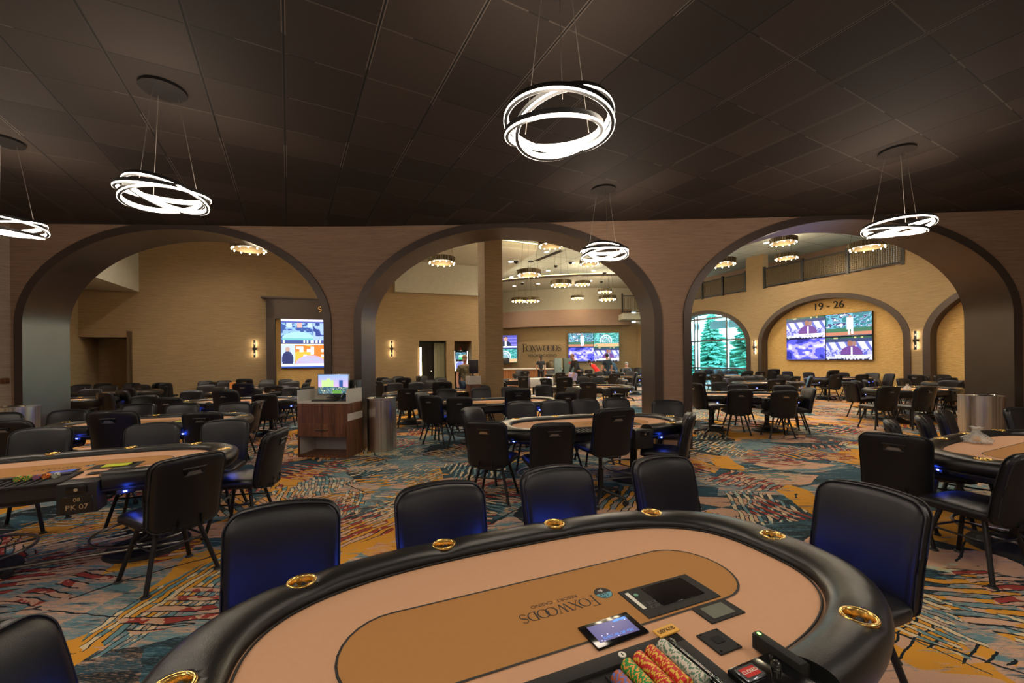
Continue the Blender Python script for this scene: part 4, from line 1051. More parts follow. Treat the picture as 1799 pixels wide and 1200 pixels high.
for dx,dy in ((-.07,.083),(.07,.083),(-.07,.0),(.07,-.08)):
    m=MB(); m.cyl((.31+dx,-.555+dy,FZ+.029),(.31+dx,-.555+dy,FZ+.033),.006,seg=10); m.build('screw','chrome',pf)
m=MB(); m.box((.405,-.475,FZ+.028),(.030,.14,.045),-.02,.004); m.box((.425,-.478,FZ+.022),(.018,.13,.035),-.02,.003); cr=m.build('card_reader','black_satin',T)
m=MB(); m.box((.405,-.418,FZ+.051),(.006,.010,.002)); m.build('status_light','green_led',cr)
m=MB(); m.box((.208,-.262,FZ+.0165),(.078,.034,.004),.05); yl=m.build('table_tag','label_gold',T,smooth=False)
text('08PK08',.021,'ink','tag_text',yl,.0003,Matrix.Translation((.208,-.262,FZ+.019))@Matrix.Rotation(.05,4,'Z'),sx=.95)
m=MB(); m.cyl((.022,-.292,FZ+.014),(.022,-.292,FZ+.017),.011,seg=18); lk=m.build('tray_lock','label_white',T)
m=MB(); m.box((.022,-.292,FZ+.0175),(.003,.009,.001)); m.build('keyhole','ink',lk)
m=MB(); m.box((.238,-.082,FZ+.0048),(.014,.10,.0008)); st_=m.build('shuffler_sticker','label_white',T,smooth=False)
m=MB(); m.cyl((.262,-.055,FZ+.004),(.262,-.055,FZ+.0055),.0085,seg=16); m.build('shuffler_button','green_button',T)

text('DECK\nMATE 2',.022,'grey_text','shuffler_text',T,.0002,Matrix.Translation((.285,-.12,FZ+.0046))@Matrix.Rotation(PI,4,'Z'))
# clear chip cover frame
m=MB(); m.cyl((.17,-.33,FZ+.028),(.17,-.50,FZ+.028),.009,seg=10); m.sph((.17,-.325,FZ+.028),.014); m.sph((.17,-.47,FZ+.028),.014); m.box((.10,-.42,FZ+.020),(.12,.16,.004)); m.build('clear_cover','clear_acrylic',T)
# ------------------------------------------------------------------ chips
def chip(mat):
    m=MB(); m.cyl((0,0,-.00165),(0,0,.00165),.0195,.0195,20); return m.build('poker_chip',mat)
CH={k:chip(k) for k in ('chip_green','chip_red','chip_white','chip_rust')}; CU={k:False for k in CH}
def chiprow(T,th,x,mat,n,y0,label,group,z=FZ+.020):
    Tm=Matrix.Translation(T.location)@Matrix.Rotation(T.rotation_euler[2],4,'Z')
    for k in range(n):
        o=CH[mat] if not CU[mat] else CH[mat].copy()
        if CU[mat]: C.objects.link(o)
        CU[mat]=True
        o.matrix_world=Tm@Matrix.Translation((x,y0-k*.0036,z))@Matrix.Rotation(-PI/2+.0,4,'X')@Matrix.Rotation(random.uniform(0,6),4,'Z')
        o['label']=label; o['category']='poker chip'; o['group']=group
for x,mt,n,y0,lb in ((-.045,'chip_rust',16,-.36,'rust and blue'),(.005,'chip_green',26,-.335,'green and orange'),(.052,'chip_red',34,-.325,'red and yellow'),(.099,'chip_red',38,-.318,'red and yellow'),(.146,'chip_white',42,-.312,'white and green')):
    w_={'chip_rust':'leftmost row','chip_green':'green row','chip_white':'white row'}.get(mt,'left red row' if x<.06 else 'right red row')
    chiprow(TO['near'],0,x,mt,n,y0,f'{lb} chip in the {w_} of the nearest table tray',f'chips in the {w_} of the nearest tray')
for j,(x,mt) in enumerate(((-.36,'chip_rust'),(-.313,'chip_rust'),(-.266,'chip_red'),(-.22,'chip_red'),(-.08,'chip_green'),(-.03,'chip_green'),(.02,'chip_rust'),(.07,'chip_red'),(.12,'chip_white'))):
    cn={'chip_rust':'rust','chip_red':'red','chip_green':'green','chip_white':'white'}[mt]
    chiprow(TO['seven'],0,x,mt,10,-.36,f'{cn} chip in the {ORD[j]} row of the PK 07 tray',f'chips in the {ORD[j]} row of the PK 07 tray')
# small items on tables
def ontable(T,x,y,z=0): return Matrix.Translation(T.location)@Matrix.Rotation(T.rotation_euler[2],4,'Z')@Matrix.Translation((x,y,FZ+z))
m=MB(); m.box((0,0,.004),(.17,.10,.006),bev=.001,seg=1); o=m.build('card',M['lime'],smooth=False); o.matrix_world=ontable(TO['seven'],.38,-.12,.005); tag(o,'lime green card lying on the PK 07 table','card')
m=MB(); m.box((0,0,.004),(.17,.10,.006),bev=.001,seg=1); o=m.build('card',M['lime'],smooth=False); o.matrix_world=ontable(TO['left2'],.38,-.12,.005); tag(o,'lime green card on the table before the left arch','card')
# plastic bag with yellow thing
bag=empty('plastic_bag',up(1716,778,FZ)+Vector((0,0,.001)),.4,'clear crumpled plastic bag holding a yellow item on the right table','bag')
m=MB(); rg=[]
random.seed(11)
for z,r in ((0,.085),(.015,.11),(.04,.10),(.07,.065),(.10,.035),(.13,.02),(.15,.045)):
    rg.append([(r*(1+.22*random.uniform(-1,1))*math.cos(2*PI*k/16)*1.2,r*(1+.22*random.uniform(-1,1))*math.sin(2*PI*k/16),z+random.uniform(-.006,.006)) for k in range(16)])
m.loft(rg,cap1=False); m.build('bag_film','plastic_bag',bag)
m=MB(); m.sph((0,0,.04),.035,(1.2,1,.8)); m.build('yellow_content','label_gold',bag)
m=MB(); m.box((0,0,.10),(.42,.30,.20),bev=.004); o=m.build('cardboard_box','cardboard',smooth=False); p=up(414,671,FZ); o.location=(TABLES['l3'][0]-.35,TABLES['l3'][1]+.05,FZ+.002); o.rotation_euler=(0,0,.2); tag(o,'orange cardboard box on the last table by the dark portal','box')
m=MB()
random.seed(5)
for k in range(6): m.box((random.uniform(-.25,.2),random.uniform(-.08,.12),.003+.003*k),(.30,.22,.002),random.uniform(-.6,.6))
o=m.build('loose_papers','paper',smooth=False); o.matrix_world=ontable(TO['m13'],-.35,.05,.003); tag(o,'loose white papers spread on a table in the middle arch','papers')
m=MB(); m.box((0,0,.003),(.30,.22,.005)); o=m.build('loose_papers','paper',smooth=False); o.matrix_world=ontable(TO['r9'],.25,.15,.003); tag(o,'white paper lying on the second table in the right arch','papers')
m=MB(); m.loft([[(r*math.cos(2*PI*k/10),r*math.sin(2*PI*k/10),z) for k in range(10)] for z,r in ((0,.09),(.05,.07),(.10,.02),(.13,.035))]); o=m.build('plastic_bag','plastic_bag'); o.matrix_world=ontable(TO['r10'],.0,.1,.002); tag(o,'small clear bag on the table with cyan lit chairs','bag')
# ------------------------------------------------------------------ chair placement (uL,uR,vtop) in photo pixels -> floor positions
CHD={
'near':'f 396 608 892;f 694 851 856;f 909 1040 826;f 1096 1222 808;A200 1436 1632 862;A20 -200 30 1172',
'seven':'A152 295 377 803;A188 462 516 757;A285 362 437 740;f 226 316 746;f 17 138 754',
'left2':'f 75 150 722;f 216 277 711;f 295 352 710;f 387 438 705;A195 440 466 706;D104 146 245 724;b 323 398 724;b -35 57 741;A330 -15 30 727',
'mid':'f 889 942 707;f 949 998 705;f 1004 1050 703;f 1058 1104 701;A255 1148 1198 705;A330 808 846 718;A75 818 886 742;A100 936 1010 745;D108 1046 1119 719;A160 1185 1241 728',
'right':'A318 1537 1596 741;A312 1591 1652 733;A305 1629 1683 724;A275 1762 1822 719;A42 1516 1626 765;A104 1772 1876 798',
'c6':'A70 739 771 698;A95 789 827 698;A340 730 750 690;D100 889 933 684;A105 967 1003 688;A215 998 1022 681;f 768 802 684;f 828 862 682;f 882 912 680;f 938 972 677',
'c7':'b 697 732 681;D105 759 795 671;f 680 709 673;f 718 746 672;A250 747 771 668;f 822 847 671;f 833 859 675;A75 652 678 670',
'c7b':'b 663 682 659;f 691 710 659;f 672 694 666;D110 695 724 664;f 725 741 659;A200 741 750 660;f 767 781 664',
'l1':'D95 367 423 687;b 457 502 691;f 316 361 687;f 425 464 683;f 497 529 681;A170 530 556 680;A255 340 374 682',
'l2':'f 347 380 677;D108 407 447 674;f 445 469 673;b 472 504 677;f 497 523 671;A250 368 387 672;A190 531 547 673',
'l3':'f 381 402 668;D110 427 457 665;f 458 482 666;f 495 517 665;A190 534 543 665;A300 359 372 670',
'l4':'f 139 182 684;A300 122 144 679;A75 167 197 691;A70 200 226 687;A72 218 232 682;f 237 275 696;b 272 315 700;f 157 192 680',
'l5':'f 167 197 673;f 225 256 671;b 237 265 676;b 262 277 674;A190 280 290 671;A185 288 298 670;A310 142 157 671',
'r8':'b 1278 1325 686;A80 1357 1403 688;A170 1400 1421 682;f 1252 1280 672;f 1279 1313 676;f 1360 1395 678;D10 1206 1237 674',
'r9':'A80 1352 1380 667;A110 1388 1409 662;A150 1412 1438 661;f 1285 1304 662;f 1305 1324 661;f 1324 1337 660;A310 1273 1286 665;A30 1252 1262 658;A120 1262 1273 657;D90 1218 1242 655',
'rw':'b 1292 1312 654;b 1328 1347 653;D80 1350 1371 649;f 1362 1391 659;f 1373 1394 651;f 1221 1237 650;b 1238 1254 650;f 1254 1266 649;f 1268 1282 649;f 1282 1293 652;b 1309 1322 651',
'r11':'f 1410 1430 655;D100 1429 1459 651;b 1437 1463 658;f 1477 1502 652;b 1493 1518 658;A200 1522 1545 654;A170 1547 1562 654',
'r10':'A355 1479 1502 671;A340 1494 1512 670;A320 1510 1532 668;A310 1531 1551 667;A92 1539 1590 680;A95 1608 1653 680;f 1567 1604 666;A230 1654 1687 668',
'r12':'A15 1602 1617 655;A310 1618 1646 660;b 1628 1655 663;f 1644 1665 657;A130 1680 1700 669',
'm13':'D95 974 999 662;b 1018 1045 671;f 1014 1035 662;f 1042 1058 663;A190 1087 1097 665;A185 1092 1102 668;A15 876 892 671;A10 898 908 657;b 916 929 661;A60 952 964 665',
'm14':'b 1070 1090 657;D170 1111 1124 654;f 1100 1113 653;b 1034 1045 657;f 1047 1059 654;f 1128 1138 650',
'm15':'b 977 993 655;f 940 953 650;f 929 939 650;b 918 929 652;f 909 917 651;f 962 972 651',
'm16':'f 1000 1010 647;f 1014 1024 648;b 1028 1042 650;f 975 986 647;f 988 998 647',
'm17':'f 1104 1112 646;b 1092 1101 648;f 1116 1126 645;f 1060 1070 648',
}
NUMW={1:'one',2:'two',3:'three',4:'four',5:'five',6:'six',7:'seven',8:'eight',9:'nine'}
recs=[]
for tk,sd in CHD.items():
    th=TABLES[tk][2]
    for it in sd.split(';'):
        k_,uL,uR,v=it.split(); uL,uR,v=float(uL),float(uR),float(v)
        dealer=k_[0]=='D'
        phi=th+270 if k_=='f' else th+90 if k_=='b' else float(k_[1:])
        zt=.925+(.14 if dealer else 0)
        P=up((uL+uR)/2,v,zt)
        a=math.radians(phi); fv=Vector((math.cos(a),math.sin(a),0))
        pos=Vector((P.x,P.y,0))+fv*.33
        side='far' if math.sin(a)<-.5 else 'near' if math.sin(a)>.5 else ('left' if math.cos(a)>0 else 'right')
        recs.append(dict(t=tk,side=side,u=(uL+uR)/2,pos=pos,phi=phi,dealer=dealer,D=P.y))
# push chairs a little apart when their seats overlap
for it in range(60):
    moved=False
    for i in range(len(recs)):
        for j in range(i+1,len(recs)):
            a,b=recs[i],recs[j]; d=b['pos']-a['pos']; L=d.length
            if L<.50:
                # move along the farther one's line of sight
                q=b if b['D']>a['D'] else a; o_=a if q is b else b
                s_=Vector((q['pos'].x,q['pos'].y,0)).normalized(); q['pos']+=s_*.02*(1 if (q['pos']-o_['pos']).dot(s_)>=0 else -1); moved=True
    if not moved: break
def suptab(P,key):
    x,y,th=TABLES[key][:3]; a=math.radians(th); dx,dy=P.x-x,P.y-y; u=dx*math.cos(a)+dy*math.sin(a); w_=-dx*math.sin(a)+dy*math.cos(a)
    return (abs(u)/1.27)**2.6+(abs(w_)/.69)**2.6
def blocked(P):
    q=P.xy; b=False
    if (q-LP).dot(ND)>-.32 and q.x<-.9: b=True
    if (q-RP.xy).dot(RN.xy)<.32: b=True
    if q.y>fy(q.x)-.45: b=True
    if (q-LP).dot(ND)>-.62 and (q-LP).dot(TD)>-.9 and (q-LP).dot(TD)<2.4: b=True
    if abs(q.x-cp.x)<.62 and abs(q.y-cp.y)<.62: b=True
    if (q-LC).dot(TD)<.35 : b=True
    return b
for r in recs:
    a=math.radians(r['phi']); fv=Vector((math.cos(a),math.sin(a),0))
    n=0
    while blocked(r['pos']) and n<120: r['pos']*=.985; n+=1
    if r['t'] not in ('near','seven','right'):
        for k in TABLES:
            n=0
            while suptab(r['pos']-fv*.27,k)<1 and n<25: r['pos']-=fv*.02; n+=1
for it in range(30):
    for i in range(len(recs)):
        for j in range(i+1,len(recs)):
            a,b=recs[i],recs[j]; d=b['pos']-a['pos']; L=d.length
            if L<.50 and 'near' not in (a['t'],b['t']):
                d=d/L if L>.01 else Vector((1,0,0)); 
                for q,sg in ((a,-1),(b,1)):
                    np_=q['pos']+d*sg*.015
                    if not blocked(np_): q['pos']=np_
groups={}
for r in recs: groups.setdefault((r['t'],r['side']),[]).append(r)
SIDE={'far':'far side of','near':'near side of','left':'left end of','right':'right end of'}
for (tk,sd),rs in groups.items():
    rs.sort(key=lambda r:r['u']); n=len(rs)
    for i,r in enumerate(rs):
        key='d' if r['dealer'] else 'c'
        if not usedc[key]: o=de0 if r['dealer'] else ch0; usedc[key]=True
        else: o=dup(des if r['dealer'] else chs)
        o.location=r['pos']; o.rotation_euler=(0,0,math.radians(r['phi']-90))
        kind='black wheeled chair' if r['dealer'] else 'black chair'
        where=f'{SIDE[sd]} {TABLES[tk][4]}'
        if n==1: lb=f'{kind} at the {where}'
        elif n==2: lb=f'{kind}, {"left" if i==0 else "right"} one of two, {where}'
        else: lb=f'{kind}, {ORD[i]} from left, {where}'
        o['label']=lb; o['category']='chair'; o['group']='chairs around the poker tables'
# dealer chair partly in view at the lower left
o=dup(des); o.location=(-4.05,2.95,0); o.rotation_euler=(0,0,math.radians(15)); o['label']='black wheeled chair cut by the left edge, below the PK 07 tray'; o['group']='chairs around the poker tables'
# ------------------------------------------------------------------ kiosk
def kiosk(loc,rz,label,full=True):
    k=empty('podium_cabinet',loc,rz,label,'cabinet')
    W,Dp=.90,.48
    m=MB(); m.box((-W/2+.0125,0,.45),(.025,Dp,.90)); m.box((W/2-.0125,0,.45),(.025,Dp,.90)); m.box((0,Dp/2-.01,.45),(W,.02,.90)); m.box((0,0,.02),(W-.05,Dp,.04)); m.box((0,-Dp/2+.012,.70),(W-.05,.024,.40)); m.box((0,0,.40),(W-.05,Dp-.02,.02)); m.build('body','walnut',k,smooth=False)
    m=MB(); m.box((-W/2+.027,0.0,.21),(.004,Dp-.04,.34)); m.box((W/2-.027,0,.21),(.004,Dp-.04,.34)); m.box((0,Dp/2-.023,.21),(W-.06,.004,.34)); m.build('niche_lining','white_lam',k,smooth=False)
    m=MB(); m.box((0,-Dp/2-.001,.455),(W-.06,.022,.21),bev=.002,seg=1); dr=m.build('drawer','walnut',k,smooth=False)
    m=MB(); m.tube([(-.11,-Dp/2-.01,.46),(-.11,-Dp/2-.035,.46),(.11,-Dp/2-.035,.46),(.11,-Dp/2-.01,.46)],.007,6); m.build('drawer_pull','black_metal',dr)
    m=MB(); m.box((0,0,.915),(W,Dp,.03)); m.build('counter','white_lam',k,smooth=False)
    m=MB(); m.box((-W/2+.01,0.0,1.02),(.02,Dp,.20)); m.box((0,Dp/2-.01,1.02),(W,.02,.20)); m.box((W/2-.01,.0,1.03),(.02,Dp,.22)); m.build('upstand','white_lam',k,smooth=False)
    m=MB(); m.box((W/2+.003,.0,.67),(.006,Dp,.12)); m.build('side_band','white_lam',k,smooth=False)
    return k
kl=(-3.17,7.02)
ka=math.atan2(-.13,.9)
kiosk((-3.13,7.12,0),ka,'walnut and white computer podium against the pier between left and middle arches')
kiosk((8.95,6.45,0),-.5,'walnut and white podium cut by the right edge of the photo')
def kl_(x,y,z): 
    v_=Matrix.Rotation(ka,3,'Z')@Vector((x,y,0)); return Vector((-3.13+v_.x,7.12+v_.y,z))
mo=empty('computer_monitor',kl_(.02,.05,.965),ka-.05,'computer monitor showing a lit hotel at dusk on the podium','monitor')
m=MB(); m.box((0,.02,.23),(.60,.03,.37),bev=.004); m.build('bezel','handle_metal',mo)
screen('display',P_resort,.575,.335,110,64,mo,Matrix.Translation((0,.003,.235))@Matrix.Rotation(PI/2,4,'X'))
m=MB(); m.box((0,.04,.006),(.22,.16,.012),bev=.003); m.cyl((0,.05,.01),(0,.05,.1),.02); m.build('stand','black_plastic',mo)
m=MB(); m.box((0,0,.012),(.43,.13,.018),bev=.004); kb=m.build('keyboard','black_plastic'); kb.location=kl_(.0,-.15,.93); kb.rotation_euler=(0,0,ka); tag(kb,'black keyboard on the podium counter below the monitor','keyboard')
m=MB()
for r in range(5):
    for c_ in range(14): m.box((-.19+c_*.029,-.045+r*.023,.023),(.024,.018,.005))
m.build('key_caps','black_gloss',kb,smooth=False)
pc=empty('desktop_computer',kl_(.30,.20,.93),ka,'black desktop computer tower standing upright at the pier side of podium','computer')
m=MB(); m.box((.06,.0,.17),(.14,.16,.34),bev=.008); m.build('case','black_plastic',pc)
m=MB(); m.box((.09,-.082,.20),(.012,.003,.10)); m.box((.05,-.082,.14),(.02,.003,.05)); m.build('badge','label_white',pc,smooth=False)
ph=empty('desk_phone',kl_(.33,-.06,.93),ka+.3,'black desk phone on the right of the podium counter','telephone')
m=MB(); m.loft([[(-.09,y,0),(.09,y,0),(.09,y,h),(-.09,y,h)] for y,h in ((-.10,.02),(.10,.09))]); m.build('phone_base','black_plastic',ph,smooth=False)
m=MB(); m.tube([(-.06,-.09,.05),(-.065,-.05,.075),(-.065,.05,.105),(-.06,.09,.11)],.018,8); m.build('handset','black_plastic',ph)
# ------------------------------------------------------------------ bins
def bin_(x,y,rz,label,half=True):
    b=empty('waste_bin',(x,y,0),rz,label,'bin','steel waste bins')
    n=28; out=[(.235*math.cos(PI+PI*k/n),.235*math.sin(PI+PI*k/n)-.02) for k in range(n+1)]+[(.235,.14),(-.235,.14)]
    m=MB(); m.poly(out,.0,.91); m.build('body','stainless',b,angle=30)
    m=MB(); m.poly([(p[0]*1.02,p[1]*1.02) for p in out],.91,.935)
    lid=m.build('lid','stainless',b,angle=30)
    m=MB(); m.cyl((0,-.06,.936),(0,-.06,.940),.13,.12,28); m.build('opening','ink_black',lid)
    m=MB(); m.tube([(.13*math.cos(2*PI*k/28),-.06+.13*math.sin(2*PI*k/28),.94) for k in range(28)],.009,6,closed=True); m.build('opening_rim','chrome',lid)
bin_(-2.38,7.50,.0,'half round stainless steel bin beside the computer podium')
bin_(-7.95,6.62,.5,'stainless steel bin cut by the left edge, before the left jamb')
bin_(7.62,6.72,-.35,'stainless steel bin at the right jamb of the right arch')
# ------------------------------------------------------------------ slot machine, podium, far desk, lockers, trolley
sl=empty('slot_machine',onleft(814,.45,0),an,'slot machine glowing in the narrow recess left of the column','slot machine')
m=MB(); m.box((0,0,.45),(.62,.5,.9),bev=.02); m.box((0,.05,1.45),(.60,.30,1.2),bev=.02); m.build('cabinet','black_gloss',sl)
screen('upper_display',P_slot,.46,.32,30,20,sl,Matrix.Translation((0,-.105,1.78))@Matrix.Rotation(PI/2,4,'X'))
screen('lower_display',P_slot2,.46,.34,24,16,sl,Matrix.Translation((0,-.105,1.36))@Matrix.Rotation(PI/2,4,'X'))
for sx in (-1,1):
    m=MB(); m.tube([(sx*.27,-.12,1.1),(sx*.30,-.12,2.0)],.018,6); m.build('light_bar','slot_glow',sl)
m=MB(); m.cyl((0,0,2.05),(0,0,2.18),.035); m.build('beacon','red_plastic',sl)
hp=empty('host_podium',up(838,742,0)+Vector((.0,.35,0)),an,'white topped podium attached left of the tall column','podium')
m=MB(); m.box((0,0,.50),(.28,.34,1.0)); m.build('body','walnut',hp,smooth=False)
m=MB(); m.box((0,0,1.08),(.30,.36,.20)); m.build('upstand','white_lam',hp,smooth=False)
hp.location=atD(832,700,10.60).xy.to_3d()
hm=empty('computer_monitor',(hp.location.x-.02,hp.location.y,1.181),an-.3,'monitor seen from behind on the podium at the column','monitor')
m=MB(); m.box((.04,0,.24),(.24,.03,.34),bev=.006); m.build('bezel','black_plastic',hm); m=MB(); m.cyl((0.02,0,0),(0.02,0,.1),.02); m.box((0.02,0,.005),(.16,.12,.01)); m.build('stand','black_plastic',hm)
rd_=empty('reception_desk',(2.0,25.6,0),-.02,'wood slatted reception counter with pale top below the far sign','counter')
m=MB(); m.box((-1.1,0,.48),(3.3,.7,.96)); m.build('body','slat_wood',rd_,smooth=False)
m=MB(); 
for k in range(33): m.box((-2.7+k*.1,-.36,.47),(.02,.02,.90))
m.build('slats','walnut',rd_,smooth=False)
m=MB(); m.box((-.9,0,.99),(4.0,.85,.07),bev=.01); m.build('counter_top','white_lam',rd_)
m=MB(); m.box((-2.85,0,.62),(.35,.75,1.24)); m.build('end_block','white_lam',rd_,smooth=False)
fm=empty('computer_monitor',(.1,25.5,1.245),.3,'dark monitor on the white end of the reception counter','monitor')
fm.location=(-.42,25.6,1.245)
m=MB(); m.box((0,0,.27),(.55,.04,.36),bev=.006); m.build('bezel','black_plastic',fm); m=MB(); m.cyl((0,0,0),(0,0,.1),.03); m.build('stand','black_plastic',fm)
m=MB(); m.loft([[( .22*a*k_,.14*b*k_,z) for a,b in ((-1,-1),(1,-1),(1,1),(-1,1))] for z,k_ in ((0,1.1),(.2,1.0),(.30,.5))]); m.tube([(-.08,0,.28),(-.04,0,.38),(.04,0,.38),(.08,0,.28)],.012,6); o=m.build('handbag','grey_paint'); o.location=(1.85,25.6,1.026); tag(o,'pale grey handbag standing on the reception counter','bag')
m=MB(); m.loft([[(.5*r*math.cos(2*PI*k/20),.4*r*math.sin(2*PI*k/20),z) for k in range(20)] for z,r in ((0,1),(1.0,1.02),(1.35,.9),(1.5,.5))]); o=m.build('covered_object','brass_dark'); o.location=(atD(973,650,26.6).x,26.9,0); tag(o,'brown draped rounded shape left of the grey green lockers','covered object')
for k,(u,lb) in enumerate(((981,'pale left locker of the pair on the far side'),(996,'grey green right locker with a red label'))):
    l_=empty('metal_locker',(atD(u,650,25.0).x+(.12 if k else 0),25.2,0),0,lb,'locker','metal lockers')
    m=MB(); wd_=.42 if k==0 else .58; m.box((0,0,.82),(wd_,.6,1.62),bev=.01); m.build('body','cabinet_green' if k else 'locker_grey',l_)
    m=MB(); m.box((0,-.305,.82),(wd_-.06,.015,1.52),bev=.004); m.build('door','cabinet_green' if k else 'locker_grey',l_)
    if k: m=MB(); m.box((.08,-.318,1.35),(.16,.006,.10)); m.build('red_label','red_plastic',l_,smooth=False)
tr=empty('trolley',(atD(951,680,14.8).x,14.6,0),.03,'white flat sided trolley with two tubular steel handles','trolley')
m=MB(); m.box((0,0,.78),(.80,.45,.30),bev=.01); m.box((0,0,.3),(.80,.45,.04)); m.build('body','label_white',tr)
for sx in (-1,1):
    m=MB(); m.tube([(sx*.44,-.2,.12),(sx*.44,-.2,.98),(sx*.44,-.12,1.06),(sx*.44,.12,1.06),(sx*.44,.2,.98),(sx*.44,.2,.12)],.016,8); m.build('handle_frame','chrome',tr)
    for sy in (-1,1):
        m=MB(); m.cyl((sx*.44-.02,sy*.2,.06),(sx*.44+.02,sy*.2,.06),.06,seg=14); m.build('wheel','black_plastic',tr)
# ------------------------------------------------------------------ people
def skin(name,pts,edges,parent,mat,sub=2):
    me=bpy.data.meshes.new(name); me.from_pydata([p[:3] for p in pts],edges,[]); o=bpy.data.objects.new(name,me); C.objects.link(o); o.parent=parent
    me.materials.append(M[mat])
    md=o.modifiers.new('Skin','SKIN'); md.use_smooth_shade=True
    for i,p in enumerate(pts):
        sv=me.skin_vertices[0].data[i]; r=p[3]; sv.radius=(r,p[4] if len(p)>4 else r); sv.use_root=(i==0)
    ss=o.modifiers.new('Sub','SUBSURF'); ss.levels=sub; ss.render_levels=sub
    return o
def person(loc,rz,label,h=1.75,lean=0,seated=False,armL=None,armR=None,shirt='cloth_black',trous='cloth_black',skinm='skin',hair='hair_brown',long=False,sleeve=1.0,looks=0,legs=True):
    P=empty('person',loc,rz,label,'person'); k=h/1.75
    c,s=math.cos(lean),math.sin(lean)
    zp=.95*k if not seated else .52
    def up_(x,y,z,r,r2=None): # torso coordinates above the pelvis, leaning forward (+y)
        z*=k; return (x*k,(y*k)*c+z*s,zp+z*c-(y*k)*s,r*k)+((r2*k,) if r2 else ())
    hip=.09*k
    V=[(0,0,zp,.13*k,.10*k),up_(0,0,.18,.125,.095),up_(0,.0,.34,.15,.105),up_(0,-.01,.47,.13,.09),up_(0,0,.545,.05),up_(0,.01,.60,.05),up_(0,.02,.67,.085),up_(0,.02,.75,.078)]
    E=[(i,i+1) for i in range(7)]
    def arm(sg,A):
        A=A or [(.24,.02,.20),(.25,.10,-.04),(.24,.14,-.12)]
        b=len(V); V.append(up_(sg*.17,0,.455,.062)); V.append(up_(sg*A[0][0],A[0][1],A[0][2],.045)); V.append(up_(sg*A[1][0],A[1][1],A[1][2],.032)); V.append(up_(sg*A[2][0],A[2][1],A[2][2],.036))
        E.extend([(3,b),(b,b+1),(b+1,b+2),(b+2,b+3)])
        hb=V[-1]; w_=V[-2]; d=(Vector(hb[:3])-Vector(w_[:3])).normalized(); sd=Vector((0,1,0)).cross(d).normalized()
        for f in range(4):
            bb=len(V); q=Vector(hb[:3])+sd*(-.03+.02*f)*k+d*.03*k; q2=q+d*(.05-.006*abs(f-1.2))*k; V.append((*q,.009*k)); V.append((*q2,.008*k)); E.extend([(b+3,bb),(bb,bb+1)])
        bb=len(V); q=Vector(hb[:3])-d*.01+Vector((-sg*.035,.02,0))*k; V.append((*q,.010*k)); E.append((b+3,bb))
        return b
    ia=arm(-1,armL); ib=arm(1,armR)
    L=[]
    for sg in (-1,1):
        b=len(V)
        if seated: V.extend([(sg*hip,.05,zp,.09*k),(sg*.12,.42,zp,.065*k),(sg*.12,.44,.10,.045*k),(sg*.12,.56,.05,.04*k)])
        else: V.extend([(sg*hip,0,zp-.06,.092*k),(sg*.11,.01,.50*k,.062*k),(sg*.12,-.01,.09,.04*k),(sg*.13,.13,.035,.035*k)])
        E.extend([(0,b),(b,b+1),(b+1,b+2),(b+2,b+3)]); L.append(b)
    skin('body',V,E,P,skinm)
    g=lambda i,f=1.12,ad=.012:(V[i][0],V[i][1],V[i][2],V[i][3]*f+ad*k)+((V[i][4]*f+ad*k,) if len(V[i])>4 else ())
    # shirt
    sv=[g(1),(V[0][0],V[0][1],V[0][2]-.02,V[0][3]*1.12,V[0][4]*1.15),g(2),g(3,1.05),up_(0,0,.52,.07)]
    se=[(0,1),(0,2),(2,3),(3,4)]
    for b in (ia,ib):
        q=len(sv); sv.append(g(b)); 
        el=g(b+1); a0=Vector(V[b][:3]);a1=Vector(V[b+1][:3])
        if sleeve<1: e_=a0.lerp(a1,.75); sv.append((*e_,.065*k)); se.extend([(3,q),(q,q+1)])
        else: sv.append(el); sv.append(g(b+2,1.1,.012)); se.extend([(3,q),(q,q+1),(q+1,q+2)])
    skin('shirt',sv,se,P,shirt)
    tv_=[(V[0][0],V[0][1],V[0][2],V[0][3]*1.10,V[0][4]*1.12)]; te=[]
    for b in L:
        q=len(tv_); tv_.extend([g(b,1.08),g(b+1,1.12),g(b+2,1.25)]); te.extend([(0,q),(q,q+1),(q+1,q+2)])
    skin('trousers',tv_,te,P,trous)
    for b in L:
        a=Vector(V[b+2][:3]); m=MB(); m.sph((a.x,a.y+.06,.045),.055,(.9,2.2,.8)); m.build('shoe','shoe',P)
    # hair and face
    hc=Vector(up_(0,.02,.735,.1)[:3]); 
    m=MB(); m.sph((hc.x,hc.y-.022*k,hc.z+.012*k),.094*k,(.92,1.02,1.05)); 
    if long: m.sph((hc.x,hc.y-.09*k,hc.z-.10*k),.06*k,(1,.8,2.2))
    m.build('hair',hair,P)
    m=MB()
    for sg in (-1,1): m.sph((hc.x+sg*.03*k,hc.y+.088*k,hc.z-.03*k),.010*k,seg=8,rings=6)
    m.box((hc.x,hc.y+.085*k,hc.z-.09*k),(.04*k,.006,.008)); m.build('eyes','hair_black',P)
    m=MB(); m.loft([[(hc.x-.012*k,hc.y+.08*k,hc.z-.03*k),(hc.x+.012*k,hc.y+.08*k,hc.z-.03*k),(hc.x,hc.y+.085*k,hc.z-.02*k)],[(hc.x-.014*k,hc.y+.08*k,hc.z-.068*k),(hc.x+.014*k,hc.y+.08*k,hc.z-.068*k),(hc.x,hc.y+.108*k,hc.z-.064*k)]]); m.build('nose',skinm,P)
    return P
def pxy(u,D): p=atD(u,632,D); return (p.x,p.y,0)
person(pxy(817,12.9),-2.9,'person in camouflage shirt and jeans standing by the podium at the column',1.72,shirt='camo',trous='denim',hair='hair_sandy',sleeve=.6)
person(pxy(950.5,24.3),.15,'person with ponytail and black polo standing before the far sign',1.78,shirt='cloth_black',trous='cloth_black',hair='hair_brown',long=True,sleeve=.6)
